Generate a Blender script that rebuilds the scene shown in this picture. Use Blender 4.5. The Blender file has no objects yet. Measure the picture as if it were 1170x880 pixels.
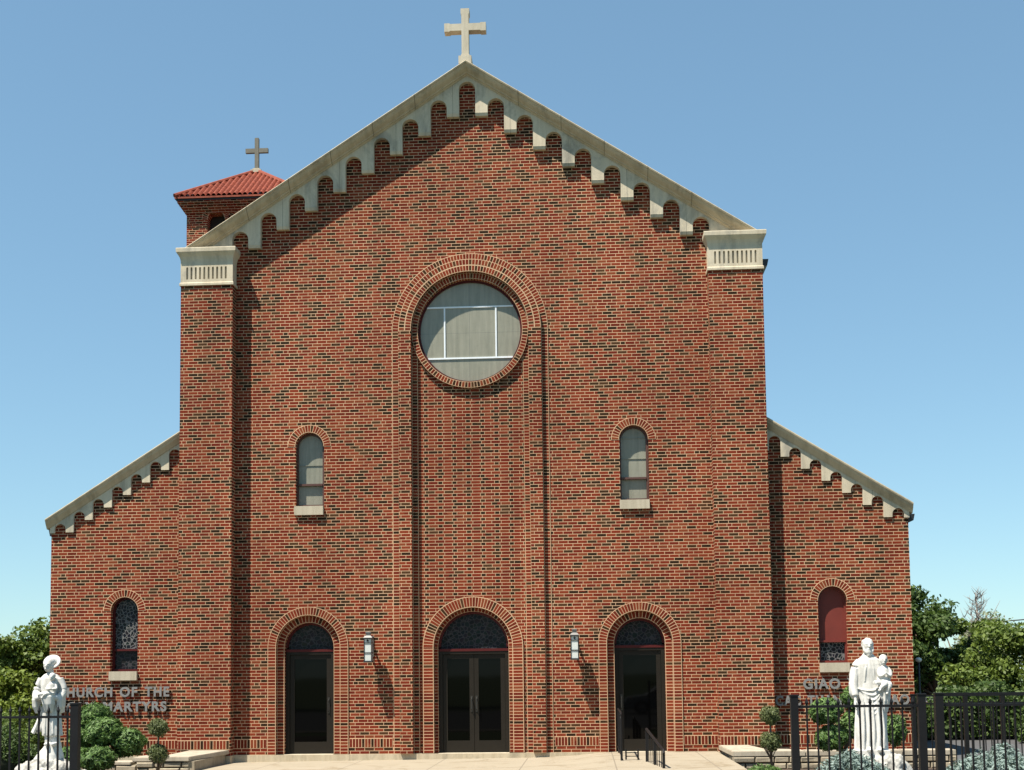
import bpy, bmesh, math, random
import numpy as np
from mathutils import Vector, Matrix
random.seed(7); RNG = np.random.default_rng(7)
C = bpy.context.scene.collection
sc = bpy.context.scene
R = math.radians

# ------------------------------------------------------------------ camera
CX, CY, CZ = 2.4193, -27.0, 1.624
yaw, pitch, roll = 0.0579, 0.0774, 0.0118
fw = Vector((-math.sin(yaw)*math.cos(pitch), math.cos(yaw)*math.cos(pitch), math.sin(pitch)))
rt = Vector((math.cos(yaw), math.sin(yaw), 0)); up = rt.cross(fw)
r2 = rt*math.cos(roll) - up*math.sin(roll); u2 = up*math.cos(roll) + rt*math.sin(roll)
cam_d = bpy.data.cameras.new('camera'); cam = bpy.data.objects.new('camera', cam_d); C.objects.link(cam)
m = Matrix((r2, u2, -fw)).transposed().to_4x4(); m.translation = (CX, CY, CZ); cam.matrix_world = m
cam_d.sensor_width = 36; cam_d.lens = 1458/1170*36; cam_d.shift_y = 218.7/1170
cam_d.clip_start = .1; cam_d.clip_end = 6000
sc.camera = cam

# ------------------------------------------------------------------ sky and sun
SUN = Vector((-1.08, -1.0, 2.92)).normalized()
elev = math.asin(SUN.z); az = math.atan2(SUN.x, SUN.y)
w = bpy.data.worlds.new("World"); sc.world = w; w.use_nodes = True
nt = w.node_tree; bg = nt.nodes['Background']; sky = nt.nodes.new('ShaderNodeTexSky')
sky.sky_type = 'NISHITA'; sky.sun_disc = False; sky.sun_elevation = elev; sky.sun_rotation = az
sky.air_density = 1.0; sky.dust_density = 0.0; sky.ozone_density = 0.6; sky.altitude = 100
tint = nt.nodes.new('ShaderNodeMix'); tint.data_type = 'RGBA'; tint.blend_type = 'MULTIPLY'; tint.inputs[0].default_value = 1
gam = nt.nodes.new('ShaderNodeGamma'); gam.inputs[1].default_value = .62
nt.links.new(sky.outputs[0], gam.inputs[0]); nt.links.new(gam.outputs[0], tint.inputs[6]); tint.inputs[7].default_value = (.91, 1.26, 1.41, 1)
nt.links.new(tint.outputs[2], bg.inputs[0]); bg.inputs[1].default_value = .100
sl = bpy.data.lights.new('sun', 'SUN'); sl.energy = 5.0; sl.angle = R(.53); sl.color = (1, .925, .80)
so = bpy.data.objects.new('sun', sl); C.objects.link(so); so.rotation_euler = SUN.to_track_quat('Z', 'Y').to_euler(); so.location = (-20, -20, 50)
sc.view_settings.view_transform = 'Standard'; sc.view_settings.look = 'None'
sc.view_settings.exposure = 1.0; sc.view_settings.gamma = 1

# ------------------------------------------------------------------ node helpers
class N:
    def __init__(s, name):
        s.m = bpy.data.materials.new(name); s.m.use_nodes = True; s.t = s.m.node_tree
        s.b = s.t.nodes['Principled BSDF']
    def n(s, typ, **kw):
        o = s.t.nodes.new(typ)
        for k, v in kw.items(): setattr(o, k, v)
        return o
    def set(s, sock, v):
        if hasattr(v, 'is_linked') or isinstance(v, bpy.types.NodeSocket): s.t.links.new(v, sock)
        else: sock.default_value = v
    def math(s, op, a, b=0.0, c=None, clamp=False):
        o = s.n('ShaderNodeMath', operation=op); o.use_clamp = clamp
        s.set(o.inputs[0], a); s.set(o.inputs[1], b)
        if c is not None: s.set(o.inputs[2], c)
        return o.outputs[0]
    def mix(s, f, a, b, mode='MIX'):
        o = s.n('ShaderNodeMix', data_type='RGBA', blend_type=mode)
        s.set(o.inputs[0], f); s.set(o.inputs[6], a); s.set(o.inputs[7], b)
        return o.outputs[2]
    def mixf(s, f, a, b):
        o = s.n('ShaderNodeMix', data_type='FLOAT'); s.set(o.inputs[0], f); s.set(o.inputs[2], a); s.set(o.inputs[3], b)
        return o.outputs[0]
    def ramp(s, f, stops, interp='LINEAR'):
        o = s.n('ShaderNodeValToRGB'); o.color_ramp.interpolation = interp
        e = o.color_ramp.elements
        while len(e) < len(stops): e.new(.5)
        for i, (p, c) in enumerate(stops):
            e[i].position = p; e[i].color = (*c, 1) if len(c) == 3 else c
        s.set(o.inputs[0], f); return o.outputs[0]
    def noise(s, scale, detail=4, rough=.55, vec=None, dist=0):
        o = s.n('ShaderNodeTexNoise'); o.inputs['Scale'].default_value = scale
        o.inputs['Detail'].default_value = detail; o.inputs['Roughness'].default_value = rough
        o.inputs['Distortion'].default_value = dist
        s.t.links.new(vec if vec is not None else s.coord(), o.inputs['Vector']); return o.outputs[0]
    def coord(s, kind='Object'):
        if not hasattr(s, 'tc'): s.tc = s.n('ShaderNodeTexCoord')
        return s.tc.outputs[kind]
    def pos(s):
        return s.n('ShaderNodeNewGeometry').outputs['Position']
    def bump(s, h, strength=.3, dist=.01):
        o = s.n('ShaderNodeBump'); o.inputs['Strength'].default_value = strength; o.inputs['Distance'].default_value = dist
        s.set(o.inputs['Height'], h); s.t.links.new(o.outputs[0], s.b.inputs['Normal'])
    def col(s, c): s.set(s.b.inputs['Base Color'], c if not isinstance(c, tuple) else (*c, 1))
    def rough(s, v): s.set(s.b.inputs['Roughness'], v)
    def spec(s, v): s.b.inputs['Specular IOR Level'].default_value = v

RED = [(.0, (.026, .014, .007)), (.08, (.046, .024, .011)), (.17, (.074, .036, .016)), (.25, (.030, .016, .008)),
       (.28, (.150, .020, .010)), (.42, (.195, .030, .013)), (.60, (.212, .040, .017)), (.76, (.135, .021, .010)), (.90, (.208, .052, .022))]
MORTAR = (.68, .47, .30)

def brick_finish(n, rnd, mortar, darkforce=None, stops=RED):
    big = n.noise(.55, 3, .6, n.pos())
    # clusters of darker bricks follow the kiln lots
    shift = n.math('MULTIPLY', n.math('SUBTRACT', big, .5), .42)
    v = n.math('ADD', rnd, shift, clamp=True)
    if darkforce is not None: v = n.math('MULTIPLY_ADD', v, n.math('SUBTRACT', 1.0, darkforce), n.math('MULTIPLY', n.math('MULTIPLY', rnd, .09), darkforce))
    c = n.ramp(v, stops, 'CONSTANT')
    fine = n.noise(60, 3, .7, n.pos())
    c = n.mix(.35, c, n.ramp(fine, [(.3, (.35, .3, .3)), (.7, (1.25, 1.2, 1.2))]), 'MULTIPLY')
    mcol = n.mix(n.noise(1.4, 5, .7, n.pos()), (MORTAR[0]*.62, MORTAR[1]*.60, MORTAR[2]*.58, 1), (*MORTAR, 1))
    c = n.mix(mortar, c, mcol)
    # weather streaks with a shape of their own
    mp = n.n('ShaderNodeMapping'); mp.inputs['Scale'].default_value = (.9, .9, .13); n.t.links.new(n.pos(), mp.inputs[0])
    st = n.noise(1.6, 5, .65, mp.outputs[0])
    c = n.mix(.5, c, n.ramp(st, [(.32, (.62, .60, .60)), (.62, (1.10, 1.08, 1.06))]), 'MULTIPLY')
    tone = n.noise(.22, 3, .55, n.pos()); c = n.mix(1.0, c, n.ramp(tone, [(.35, (.84, .80, .80)), (.65, (1.10, 1.10, 1.10))]), 'MULTIPLY')
    n.col(c); n.rough(.9); n.spec(.10)
    n.bump(n.math('SUBTRACT', n.math('MULTIPLY', fine, .25), mortar), .55, .006)

def wall_brick(name, every=6, dark=False, dv=(0, 0)):
    n = N(name); uv = n.coord('UV'); sp = n.n('ShaderNodeSeparateXYZ'); n.t.links.new(uv, sp.inputs[0])
    U = n.math('ADD', sp.outputs[0], 100.0+dv[0]); V = n.math('ADD', sp.outputs[1], 20*.0667)
    r = n.math('DIVIDE', V, .0667); row = n.math('FLOOR', r); fv = n.math('SUBTRACT', r, row)
    isfl = n.math('LESS_THAN', n.math('MODULO', row, float(every)), 1.0)
    s1 = n.math('ADD', n.math('DIVIDE', U, .2033), n.math('MULTIPLY', n.math('MODULO', row, 2.0), .5 if every > 2 else 0.0))
    c1 = n.math('FLOOR', s1); f1 = n.math('SUBTRACT', s1, c1)
    d1 = n.math('MULTIPLY', n.math('MINIMUM', f1, n.math('SUBTRACT', 1.0, f1)), .2033)
    s2 = n.math('ADD', n.math('DIVIDE', U, .305), .1667)
    c2 = n.math('FLOOR', s2); f2 = n.math('SUBTRACT', s2, c2)
    hd = n.math('GREATER_THAN', f2, .6667)
    d2 = n.math('MULTIPLY', n.math('MINIMUM', n.math('MINIMUM', f2, n.math('SUBTRACT', 1.0, f2)), n.math('ABSOLUTE', n.math('SUBTRACT', f2, .6667))), .305)
    d = n.math('MINIMUM', n.mixf(isfl, d1, d2), n.math('MULTIPLY', n.math('MINIMUM', fv, n.math('SUBTRACT', 1.0, fv)), .0667))
    idx = n.mixf(isfl, c1, n.math('ADD', n.math('MULTIPLY', c2, 2.0), n.math('ADD', hd, .37)))
    cb = n.n('ShaderNodeCombineXYZ'); n.set(cb.inputs[0], idx); n.set(cb.inputs[1], row)
    wn = n.n('ShaderNodeTexWhiteNoise', noise_dimensions='2D'); n.t.links.new(cb.outputs[0], wn.inputs['Vector'])
    mr = n.n('ShaderNodeMapRange', interpolation_type='SMOOTHSTEP'); n.set(mr.inputs[0], d)
    mr.inputs[1].default_value = .0046; mr.inputs[2].default_value = .0068; mr.inputs[3].default_value = 1; mr.inputs[4].default_value = 0
    rnd = wn.outputs[0]; df = None
    if dark:
        df = n.math('MULTIPLY', hd, isfl); rnd = n.math('MULTIPLY_ADD', rnd, .8, .2)
    brick_finish(n, rnd, mr.outputs[0], df)
    return n.m

def cell_brick(name, mu=.05, mv=.10, seed=0.):
    """one brick per unit cell of the UV map"""
    n = N(name); sp = n.n('ShaderNodeSeparateXYZ'); n.t.links.new(n.coord('UV'), sp.inputs[0])
    U = n.math('ADD', sp.outputs[0], 100+seed); V = n.math('ADD', sp.outputs[1], 100.0)
    cu = n.math('FLOOR', U); cv = n.math('FLOOR', V); fu = n.math('SUBTRACT', U, cu); fv = n.math('SUBTRACT', V, cv)
    du = n.math('DIVIDE', n.math('MINIMUM', fu, n.math('SUBTRACT', 1.0, fu)), mu)
    dv = n.math('DIVIDE', n.math('MINIMUM', fv, n.math('SUBTRACT', 1.0, fv)), mv)
    mr = n.n('ShaderNodeMapRange', interpolation_type='SMOOTHSTEP'); n.set(mr.inputs[0], n.math('MINIMUM', du, dv))
    mr.inputs[1].default_value = .85; mr.inputs[2].default_value = 1.15; mr.inputs[3].default_value = 1; mr.inputs[4].default_value = 0
    cb = n.n('ShaderNodeCombineXYZ'); n.set(cb.inputs[0], cu); n.set(cb.inputs[1], cv)
    wn = n.n('ShaderNodeTexWhiteNoise', noise_dimensions='2D'); n.t.links.new(cb.outputs[0], wn.inputs['Vector'])
    brick_finish(n, n.math('MULTIPLY_ADD', wn.outputs[0], .98, .02), mr.outputs[0])
    return n.m

def stone_mat(name, a, b, stain=(.30, .29, .26), amount=.5, scale=2.2, bumps=.25, rough=.85, joint=0):
    n = N(name); p = n.pos()
    mp = n.n('ShaderNodeMapping'); mp.inputs['Scale'].default_value = (1, 1, .55); n.t.links.new(p, mp.inputs[0])
    c = n.mix(n.noise(scale, 6, .65, mp.outputs[0]), (*a, 1), (*b, 1))
    s = n.ramp(n.noise(scale*.8, 6, .7, mp.outputs[0], .6), [(.50, (0, 0, 0)), (.66, (1, 1, 1))])
    c = n.mix(n.math('MULTIPLY', s, amount), c, (*stain, 1))
    mp2 = n.n('ShaderNodeMapping'); mp2.inputs['Scale'].default_value = (3.2, 1, .28); n.t.links.new(p, mp2.inputs[0])
    c = n.mix(.45, c, n.ramp(n.noise(1.7, 5, .7, mp2.outputs[0]), [(.36, (.62, .60, .56)), (.56, (1.04, 1.04, 1.04))]), 'MULTIPLY')
    if joint:
        sx_ = n.n('ShaderNodeSeparateXYZ'); n.t.links.new(p, sx_.inputs[0])
        fx = n.math('FRACT', n.math('DIVIDE', n.math('ADD', sx_.outputs[0], joint*40.25), joint))
        c = n.mix(n.math('LESS_THAN', n.math('MINIMUM', fx, n.math('SUBTRACT', 1.0, fx)), .004), c, (.25, .225, .18, 1))
    f = n.noise(45, 4, .7, p); c = n.mix(.25, c, n.ramp(f, [(.3, (.7, .7, .7)), (.7, (1.15, 1.15, 1.15))]), 'MULTIPLY')
    n.col(c); n.rough(rough); n.spec(.25); n.bump(f, bumps, .006); return n.m

def plain(name, c, rough=.5, metal=0., spec=.4, var=.15, scale=8, bumps=.05):
    n = N(name); f = n.noise(scale, 5, .65, n.pos())
    cc = n.mix(f, tuple(x*(1-var) for x in c)+(1,), tuple(min(1, x*(1+var)) for x in c)+(1,))
    n.col(cc); n.rough(n.mixf(f, max(.02, rough-.08), min(1, rough+.08))); n.b.inputs['Metallic'].default_value = metal; n.spec(spec)
    if bumps: n.bump(n.noise(scale*6, 3, .6, n.pos()), bumps, .004)
    return n.m

def leaf_mat(name, dark, light, trans=.25, scale=1.3, rough=.55):
    n = N(name); wn = n.n('ShaderNodeAttribute'); wn.attribute_name = 'tint'
    big = n.noise(scale, 2, .5, n.pos())
    f = n.math('ADD', n.math('MULTIPLY', wn.outputs['Fac'], .7), n.math('MULTIPLY', big, .4), clamp=True)
    c = n.mix(f, (*dark, 1), (*light, 1)); n.col(c); n.rough(rough); n.spec(.3)
    tr = n.n('ShaderNodeBsdfTranslucent'); n.t.links.new(n.mix(.5, c, (light[0]*1.3, light[1]*1.4, light[2]*.7, 1)), tr.inputs[0])
    mx = n.n('ShaderNodeMixShader'); mx.inputs[0].default_value = trans
    out = n.t.nodes['Material Output']
    n.t.links.new(n.b.outputs[0], mx.inputs[1]); n.t.links.new(tr.outputs[0], mx.inputs[2]); n.t.links.new(mx.outputs[0], out.inputs[0])
    return n.m

M = {}
M['brick'] = wall_brick('brick_common_bond')
M['brick_panel'] = wall_brick('brick_patterned_panel', 2, True)
M['ring'] = cell_brick('brick_rowlock_ring', .07, .10)
M['ring2'] = cell_brick('brick_header_rows', .085, .10, 31.)
M['soldier'] = cell_brick('brick_soldier_course', .10, .045, 57.)
M['stone'] = stone_mat('limestone', (.50, .43, .315), (.60, .53, .41), (.26, .25, .22), .7)
M['frieze'] = stone_mat('limestone_frieze', (.50, .43, .315), (.60, .53, .41), (.25, .24, .21), .8, 1.6, joint=1.252)
M['stone_cap'] = stone_mat('limestone_coping', (.43, .36, .25), (.52, .445, .325), (.25, .22, .165), .6)
M['stone_sill'] = stone_mat('limestone_sill', (.43, .375, .28), (.50, .445, .35), (.36, .32, .25), .3)
M['rubble'] = stone_mat('rubble_stone', (.26, .215, .15), (.41, .36, .275), (.17, .15, .115), .5, 5, .5)
M['ledge'] = stone_mat('ledge_stone', (.36, .315, .245), (.45, .40, .32), (.27, .245, .195), .35, 3)
M['rock'] = stone_mat('white_rock', (.34, .33, .30), (.52, .51, .475), (.13, .125, .11), .75, 7, .6)
M['statue'] = stone_mat('white_marble', (.56, .55, .52), (.66, .65, .62), (.33, .32, .285), .45, 8, .1, .6)
M['bronze'] = plain('bronze_door_frame', (.015, .012, .0085), .5, .0, .2)
M['handle'] = plain('dark_pull_handle', (.05, .047, .043), .35, .4)
M['maroon'] = plain('maroon_paint', (.070, .010, .010), .5, spec=.2)
M['panelred'] = plain('red_board', (.150, .024, .016), .6, var=.2, scale=5)
M['iron'] = plain('black_iron', (.008, .008, .009), .5, .0, .25, .3)
M['gutter'] = plain('dark_gutter', (.02, .022, .026), .4)
M['lettermetal'] = plain('brushed_letter', (.21, .207, .20), .5, .1, .5)
M['lampmetal'] = plain('weathered_lantern_metal', (.16, .155, .15), .5, .3)
M['cage'] = plain('dark_lantern_metal', (.035, .036, .038), .4, .2)
M['white_metal'] = plain('white_metal', (.70, .72, .74), .35)
M['bark'] = plain('bark', (.10, .075, .055), .9, var=.4, scale=14, bumps=.5)
M['barebark'] = plain('grey_bark', (.24, .22, .20), .9, var=.2, scale=14)
M['wire'] = plain('wire', (.03, .03, .03), .6)
M['interior'] = plain('dark_interior', (.02, .018, .016), .9)
M['asphalt'] = plain('asphalt', (.075, .075, .078), .9, var=.25, scale=3, bumps=.3)
M['soil'] = plain('mulch', (.055, .038, .026), .95, var=.4, scale=12, bumps=.6)
M['carpaint'] = plain('dark_red_paint', (.12, .010, .012), .25, .1, .6)
M['tyre'] = plain('tyre', (.015, .015, .015), .8)
M['carglass'] = plain('car_glass', (.01, .012, .014), .06, 0, .6, bumps=0)
M['chrome'] = plain('wheel_rim', (.45, .45, .46), .3, .8)
M['mullion'] = plain('white_mullion', (.72, .76, .80), .4)

def concrete(name):
    n = N(name); p = n.pos(); sp = n.n('ShaderNodeSeparateXYZ'); n.t.links.new(p, sp.inputs[0])
    c = n.mix(n.noise(1.1, 6, .65, p), (.275, .235, .175, 1), (.34, .295, .225, 1))
    f = n.noise(70, 4, .7, p); c = n.mix(.2, c, n.ramp(f, [(.3, (.7, .7, .7)), (.7, (1.15, 1.15, 1.15))]), 'MULTIPLY')
    st = n.ramp(n.noise(.9, 6, .75, p, 1.2), [(.52, (1, 1, 1)), (.66, (.72, .67, .60))]); c = n.mix(.9, c, st, 'MULTIPLY')
    x = n.math('DIVIDE', n.math('ADD', sp.outputs[0], 100.35), 1.75); fx = n.math('FRACT', x)
    d = n.math('MULTIPLY', n.math('MINIMUM', fx, n.math('SUBTRACT', 1.0, fx)), 1.75)
    y = n.math('DIVIDE', n.math('ADD', sp.outputs[1], 100.8), 1.75); fy = n.math('FRACT', y)
    d2 = n.math('MULTIPLY', n.math('MINIMUM', fy, n.math('SUBTRACT', 1.0, fy)), 1.75)
    j = n.math('LESS_THAN', n.math('MINIMUM', d, d2), .011)
    c = n.mix(j, c, (.20, .17, .13, 1)); n.col(c); n.rough(.85); n.spec(.25)
    n.bump(n.math('SUBTRACT', n.math('MULTIPLY', f, .3), j), .4, .008); return n.m
M['concrete'] = concrete('concrete_walk')

def grass_ground():
    n = N('lawn_ground'); p = n.pos()
    c = n.mix(n.noise(.6, 6, .7, p), (.035, .065, .018, 1), (.085, .115, .035, 1))
    c = n.mix(.5, c, n.ramp(n.noise(40, 4, .7, p), [(.3, (.5, .5, .5)), (.7, (1.3, 1.3, 1.2))]), 'MULTIPLY')
    n.col(c); n.rough(.95); n.bump(n.noise(40, 4, .7, p), .8, .03); return n.m
M['lawn'] = grass_ground()

def glazing(name, a, b, seams=True):
    n = N(name); p = n.pos(); sp = n.n('ShaderNodeSeparateXYZ'); n.t.links.new(p, sp.inputs[0])
    c = n.mix(n.noise(2.2, 5, .65, p), (*a, 1), (*b, 1))
    if seams:
        def ln(v, at, wd): return n.math('LESS_THAN', n.math('ABSOLUTE', n.math('SUBTRACT', v, at)), wd)
        j = n.math('MAXIMUM', ln(sp.outputs[0], -.02, .008), ln(sp.outputs[2], 9.06, .006))
        c = n.mix(n.math('MULTIPLY', j, .35), c, (.12, .12, .11, 1))
    blot = n.ramp(n.noise(14, 5, .75, p, .5), [(.55, (1, 1, 1)), (.75, (.80, .80, .78))]); c = n.mix(.6, c, blot, 'MULTIPLY')
    mp = n.n('ShaderNodeMapping'); mp.inputs['Scale'].default_value = (7, 1, .5); n.t.links.new(p, mp.inputs[0])
    c = n.mix(.7, c, n.ramp(n.noise(1.5, 5, .7, mp.outputs[0]), [(.35, (.72, .74, .72)), (.6, (1.06, 1.06, 1.05))]), 'MULTIPLY')
    n.col(c); n.rough(.22); n.spec(.4); n.bump(n.noise(2.5, 3, .6, p), .12, .02); return n.m
M['greyglass'] = glazing('clouded_glazing', (.225, .22, .17), (.30, .29, .235))
M['greyglass2'] = glazing('clouded_side_glazing', (.21, .21, .165), (.285, .28, .23), False)

def leaded(name, glass, lead, scale):
    n = N(name); p = n.pos()
    v = n.n('ShaderNodeTexVoronoi', feature='DISTANCE_TO_EDGE'); v.inputs['Scale'].default_value = scale; n.t.links.new(p, v.inputs['Vector'])
    v2 = n.n('ShaderNodeTexVoronoi', feature='F1'); v2.inputs['Scale'].default_value = scale; n.t.links.new(p, v2.inputs['Vector'])
    l = n.math('LESS_THAN', v.outputs['Distance'], .07)
    hs = n.n('ShaderNodeHueSaturation'); hs.inputs['Saturation'].default_value = .45; hs.inputs['Value'].default_value = .035
    n.t.links.new(v2.outputs['Color'], hs.inputs['Color'])
    c = n.mix(.6, hs.outputs[0], (*glass, 1)); c = n.mix(l, c, (*lead, 1))
    n.col(c); n.rough(n.mixf(l, .12, .6)); n.spec(.10); return n.m
M['leaded'] = leaded('leaded_glass', (.005, .008, .014), (.15, .15, .15), 13)
M['leaded_dim'] = leaded('leaded_lunette', (.005, .008, .013), (.045, .045, .05), 12)

def dark_glass():
    n = N('dark_door_glass'); n.col((.001, .001, .001)); n.rough(.03); n.spec(.13)
    n.bump(n.noise(1.2, 2, .5, n.pos()), .04, .01); return n.m
M['doorglass'] = dark_glass()
def lamp_glass():
    n = N('frosted_lamp_glass'); n.col(n.mix(n.noise(30, 3, .6, n.pos()), (.50, .53, .51, 1), (.62, .65, .63, 1))); n.rough(.3); n.spec(.5); return n.m
M['lampglass'] = lamp_glass()
def tile_mat():
    n = N('clay_roof_tile'); p = n.pos()
    c = n.mix(n.ramp(n.noise(7, 5, .8, p), [(.35, (0, 0, 0)), (.65, (1, 1, 1))]), (.14, .028, .014, 1), (.28, .062, .030, 1)); n.col(c); n.rough(.7); n.spec(.3); n.bump(n.noise(30, 3, .6, p), .2, .01); return n.m
M['tile'] = tile_mat()

M['leaf_tree'] = leaf_mat('green_leaf', (.026, .056, .010), (.165, .225, .045))
M['leaf_dark'] = leaf_mat('dark_leaf', (.016, .040, .010), (.085, .135, .030))
M['leaf_bright'] = leaf_mat('bright_leaf', (.045, .085, .012), (.215, .270, .050), .3)
M['leaf_grey'] = leaf_mat('pale_leaf', (.11, .14, .06), (.26, .30, .16))
M['needle'] = leaf_mat('juniper_needle', (.014, .042, .010), (.130, .220, .055), .12, 3)
M['needle_olive'] = leaf_mat('topiary_needle', (.040, .058, .018), (.140, .165, .062), .15, 3)
M['needle_blue'] = leaf_mat('blue_needle', (.085, .125, .112), (.250, .325, .300), .12, 3)
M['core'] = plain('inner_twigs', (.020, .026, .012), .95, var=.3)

# ------------------------------------------------------------------ mesh helpers
class MB:
    def __init__(s): s.v = []; s.f = []; s.uv = []
    def quad(s, pts, uvs=None):
        i = len(s.v); s.v += [tuple(p) for p in pts]; s.f.append(tuple(range(i, i+len(pts))))
        if uvs is None:
            a, b, c = Vector(pts[0]), Vector(pts[1]), Vector(pts[2]); nn = (b-a).cross(c-a)
            ax = max(range(3), key=lambda k: abs(nn[k]))
            uvs = [((p[0], p[2]) if ax == 1 else (p[1]+.05, p[2]) if ax == 0 else (p[0], p[1])) for p in pts]
        s.uv.append(list(uvs)); return s
    def box(s, x0, x1, y0, y1, z0, z1, uvf=None):
        P = lambda x, y, z: (x, y, z)
        F = [[P(x0,y0,z0),P(x1,y0,z0),P(x1,y0,z1),P(x0,y0,z1)], [P(x1,y1,z0),P(x0,y1,z0),P(x0,y1,z1),P(x1,y1,z1)],
             [P(x0,y1,z0),P(x0,y0,z0),P(x0,y0,z1),P(x0,y1,z1)], [P(x1,y0,z0),P(x1,y1,z0),P(x1,y1,z1),P(x1,y0,z1)],
             [P(x0,y0,z1),P(x1,y0,z1),P(x1,y1,z1),P(x0,y1,z1)], [P(x0,y1,z0),P(x1,y1,z0),P(x1,y0,z0),P(x0,y0,z0)]]
        for q in F: s.quad(q, [uvf(p) for p in q] if uvf else None)
        return s
    def tube(s, pts, rad, seg=8, cap=True):
        pts = [Vector(p) for p in pts]
        if not hasattr(rad, '__len__'): rad = [rad]*len(pts)
        rings = []
        for i, p in enumerate(pts):
            d = (pts[min(i+1, len(pts)-1)]-pts[max(i-1, 0)]).normalized()
            a = d.cross(Vector((0, 0, 1)) if abs(d.z) < .95 else Vector((1, 0, 0))).normalized(); b = d.cross(a)
            rings.append([p+(a*math.cos(t)+b*math.sin(t))*rad[i] for t in [2*math.pi*k/seg for k in range(seg)]])
        base = len(s.v)
        for r in rings: s.v += [tuple(q) for q in r]
        for i in range(len(rings)-1):
            for k in range(seg):
                a, b = base+i*seg+k, base+i*seg+(k+1) % seg
                s.f.append((a, b, b+seg, a+seg)); s.uv.append([(0, 0)]*4)
        if cap:
            s.f.append(tuple(base+k for k in reversed(range(seg)))); s.uv.append([(0, 0)]*seg)
            s.f.append(tuple(base+(len(rings)-1)*seg+k for k in range(seg))); s.uv.append([(0, 0)]*seg)
        return s
    def sphere(s, c, r, seg=14, rings=10):
        if not hasattr(r, '__len__'): r = (r, r, r)
        base = len(s.v)
        for i in range(rings+1):
            t = math.pi*i/rings
            for k in range(seg):
                a = 2*math.pi*k/seg
                s.v.append((c[0]+r[0]*math.sin(t)*math.cos(a), c[1]+r[1]*math.sin(t)*math.sin(a), c[2]+r[2]*math.cos(t)))
        for i in range(rings):
            for k in range(seg):
                a, b = base+i*seg+k, base+i*seg+(k+1) % seg
                s.f.append((a, a+seg, b+seg, b)); s.uv.append([(0, 0)]*4)
        return s
    def build(s, name, mat, parent=None, smooth=False):
        me = bpy.data.meshes.new(name); me.from_pydata(s.v, [], s.f); me.validate(clean_customdata=False)
        ul = me.uv_layers.new(name='UVMap')
        flat = [c for f in s.uv for p in f for c in p]
        if len(flat) == len(ul.data)*2: ul.data.foreach_set('uv', flat)
        me.materials.append(mat)
        if smooth: me.polygons.foreach_set('use_smooth', [True]*len(me.polygons))
        o = bpy.data.objects.new(name, me); C.objects.link(o)
        if parent is not None: o.parent = parent; o.matrix_parent_inverse = Matrix.Translation(-world_loc(parent))
        return o

def world_loc(o):
    v = Vector(o.location)
    if o.parent is not None: v = v + world_loc(o.parent) + o.matrix_parent_inverse.translation
    return v

def thing(name, label, cat, loc=(0, 0, 0), group=None):
    o = bpy.data.objects.new(name, None); C.objects.link(o); o.location = loc; o.empty_display_size = .3
    o['label'] = label; o['category'] = cat
    if group: o['group'] = group
    return o
def struct(o): o['kind'] = 'structure'; return o

def arch_pts(cx, zs, r, n=24, a0=0., a1=math.pi):
    return [(cx+r*math.cos(a0+(a1-a0)*i/n), zs+r*math.sin(a0+(a1-a0)*i/n)) for i in range(n+1)]
def arch_outline(cx, hw, z0, zs, n=24):
    return [(cx+hw, z0)] + arch_pts(cx, zs, hw, n) + [(cx-hw, z0)]
def circle(cx, cz, r, n=64): return [(cx+r*math.cos(2*math.pi*i/n), cz+r*math.sin(2*math.pi*i/n)) for i in range(n)]

def plate_mb(outlines, y0, y1):
    """flat plate in the facade plane with holes, thickness y0..y1"""
    cu = bpy.data.curves.new('tmp', 'CURVE'); cu.dimensions = '2D'; cu.fill_mode = 'BOTH'; cu.extrude = (y1-y0)/2
    for ol in outlines:
        sp = cu.splines.new('POLY'); sp.points.add(len(ol)-1)
        for i, (x, z) in enumerate(ol): sp.points[i].co = (x, z, 0, 1)
        sp.use_cyclic_u = True
    ob = bpy.data.objects.new('tmp', cu); me = bpy.data.meshes.new_from_object(ob)
    mb = MB(); vs = [(v.co.x, (y0+y1)/2-v.co.z, v.co.y) for v in me.vertices]
    for p in me.polygons:
        mb.quad([vs[i] for i in p.vertices])
    bpy.data.objects.remove(ob); bpy.data.curves.remove(cu); bpy.data.meshes.remove(me)
    return mb
def plate(name, outlines, y0, y1, mat, parent): 
    return fixn(plate_mb(outlines, y0, y1).build(name, mat, parent))
def fixn(o):
    bm = bmesh.new(); bm.from_mesh(o.data); bmesh.ops.remove_doubles(bm, verts=bm.verts, dist=1e-5); bmesh.ops.recalc_face_normals(bm, faces=bm.faces)
    bm.to_mesh(o.data); bm.free(); return o

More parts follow.
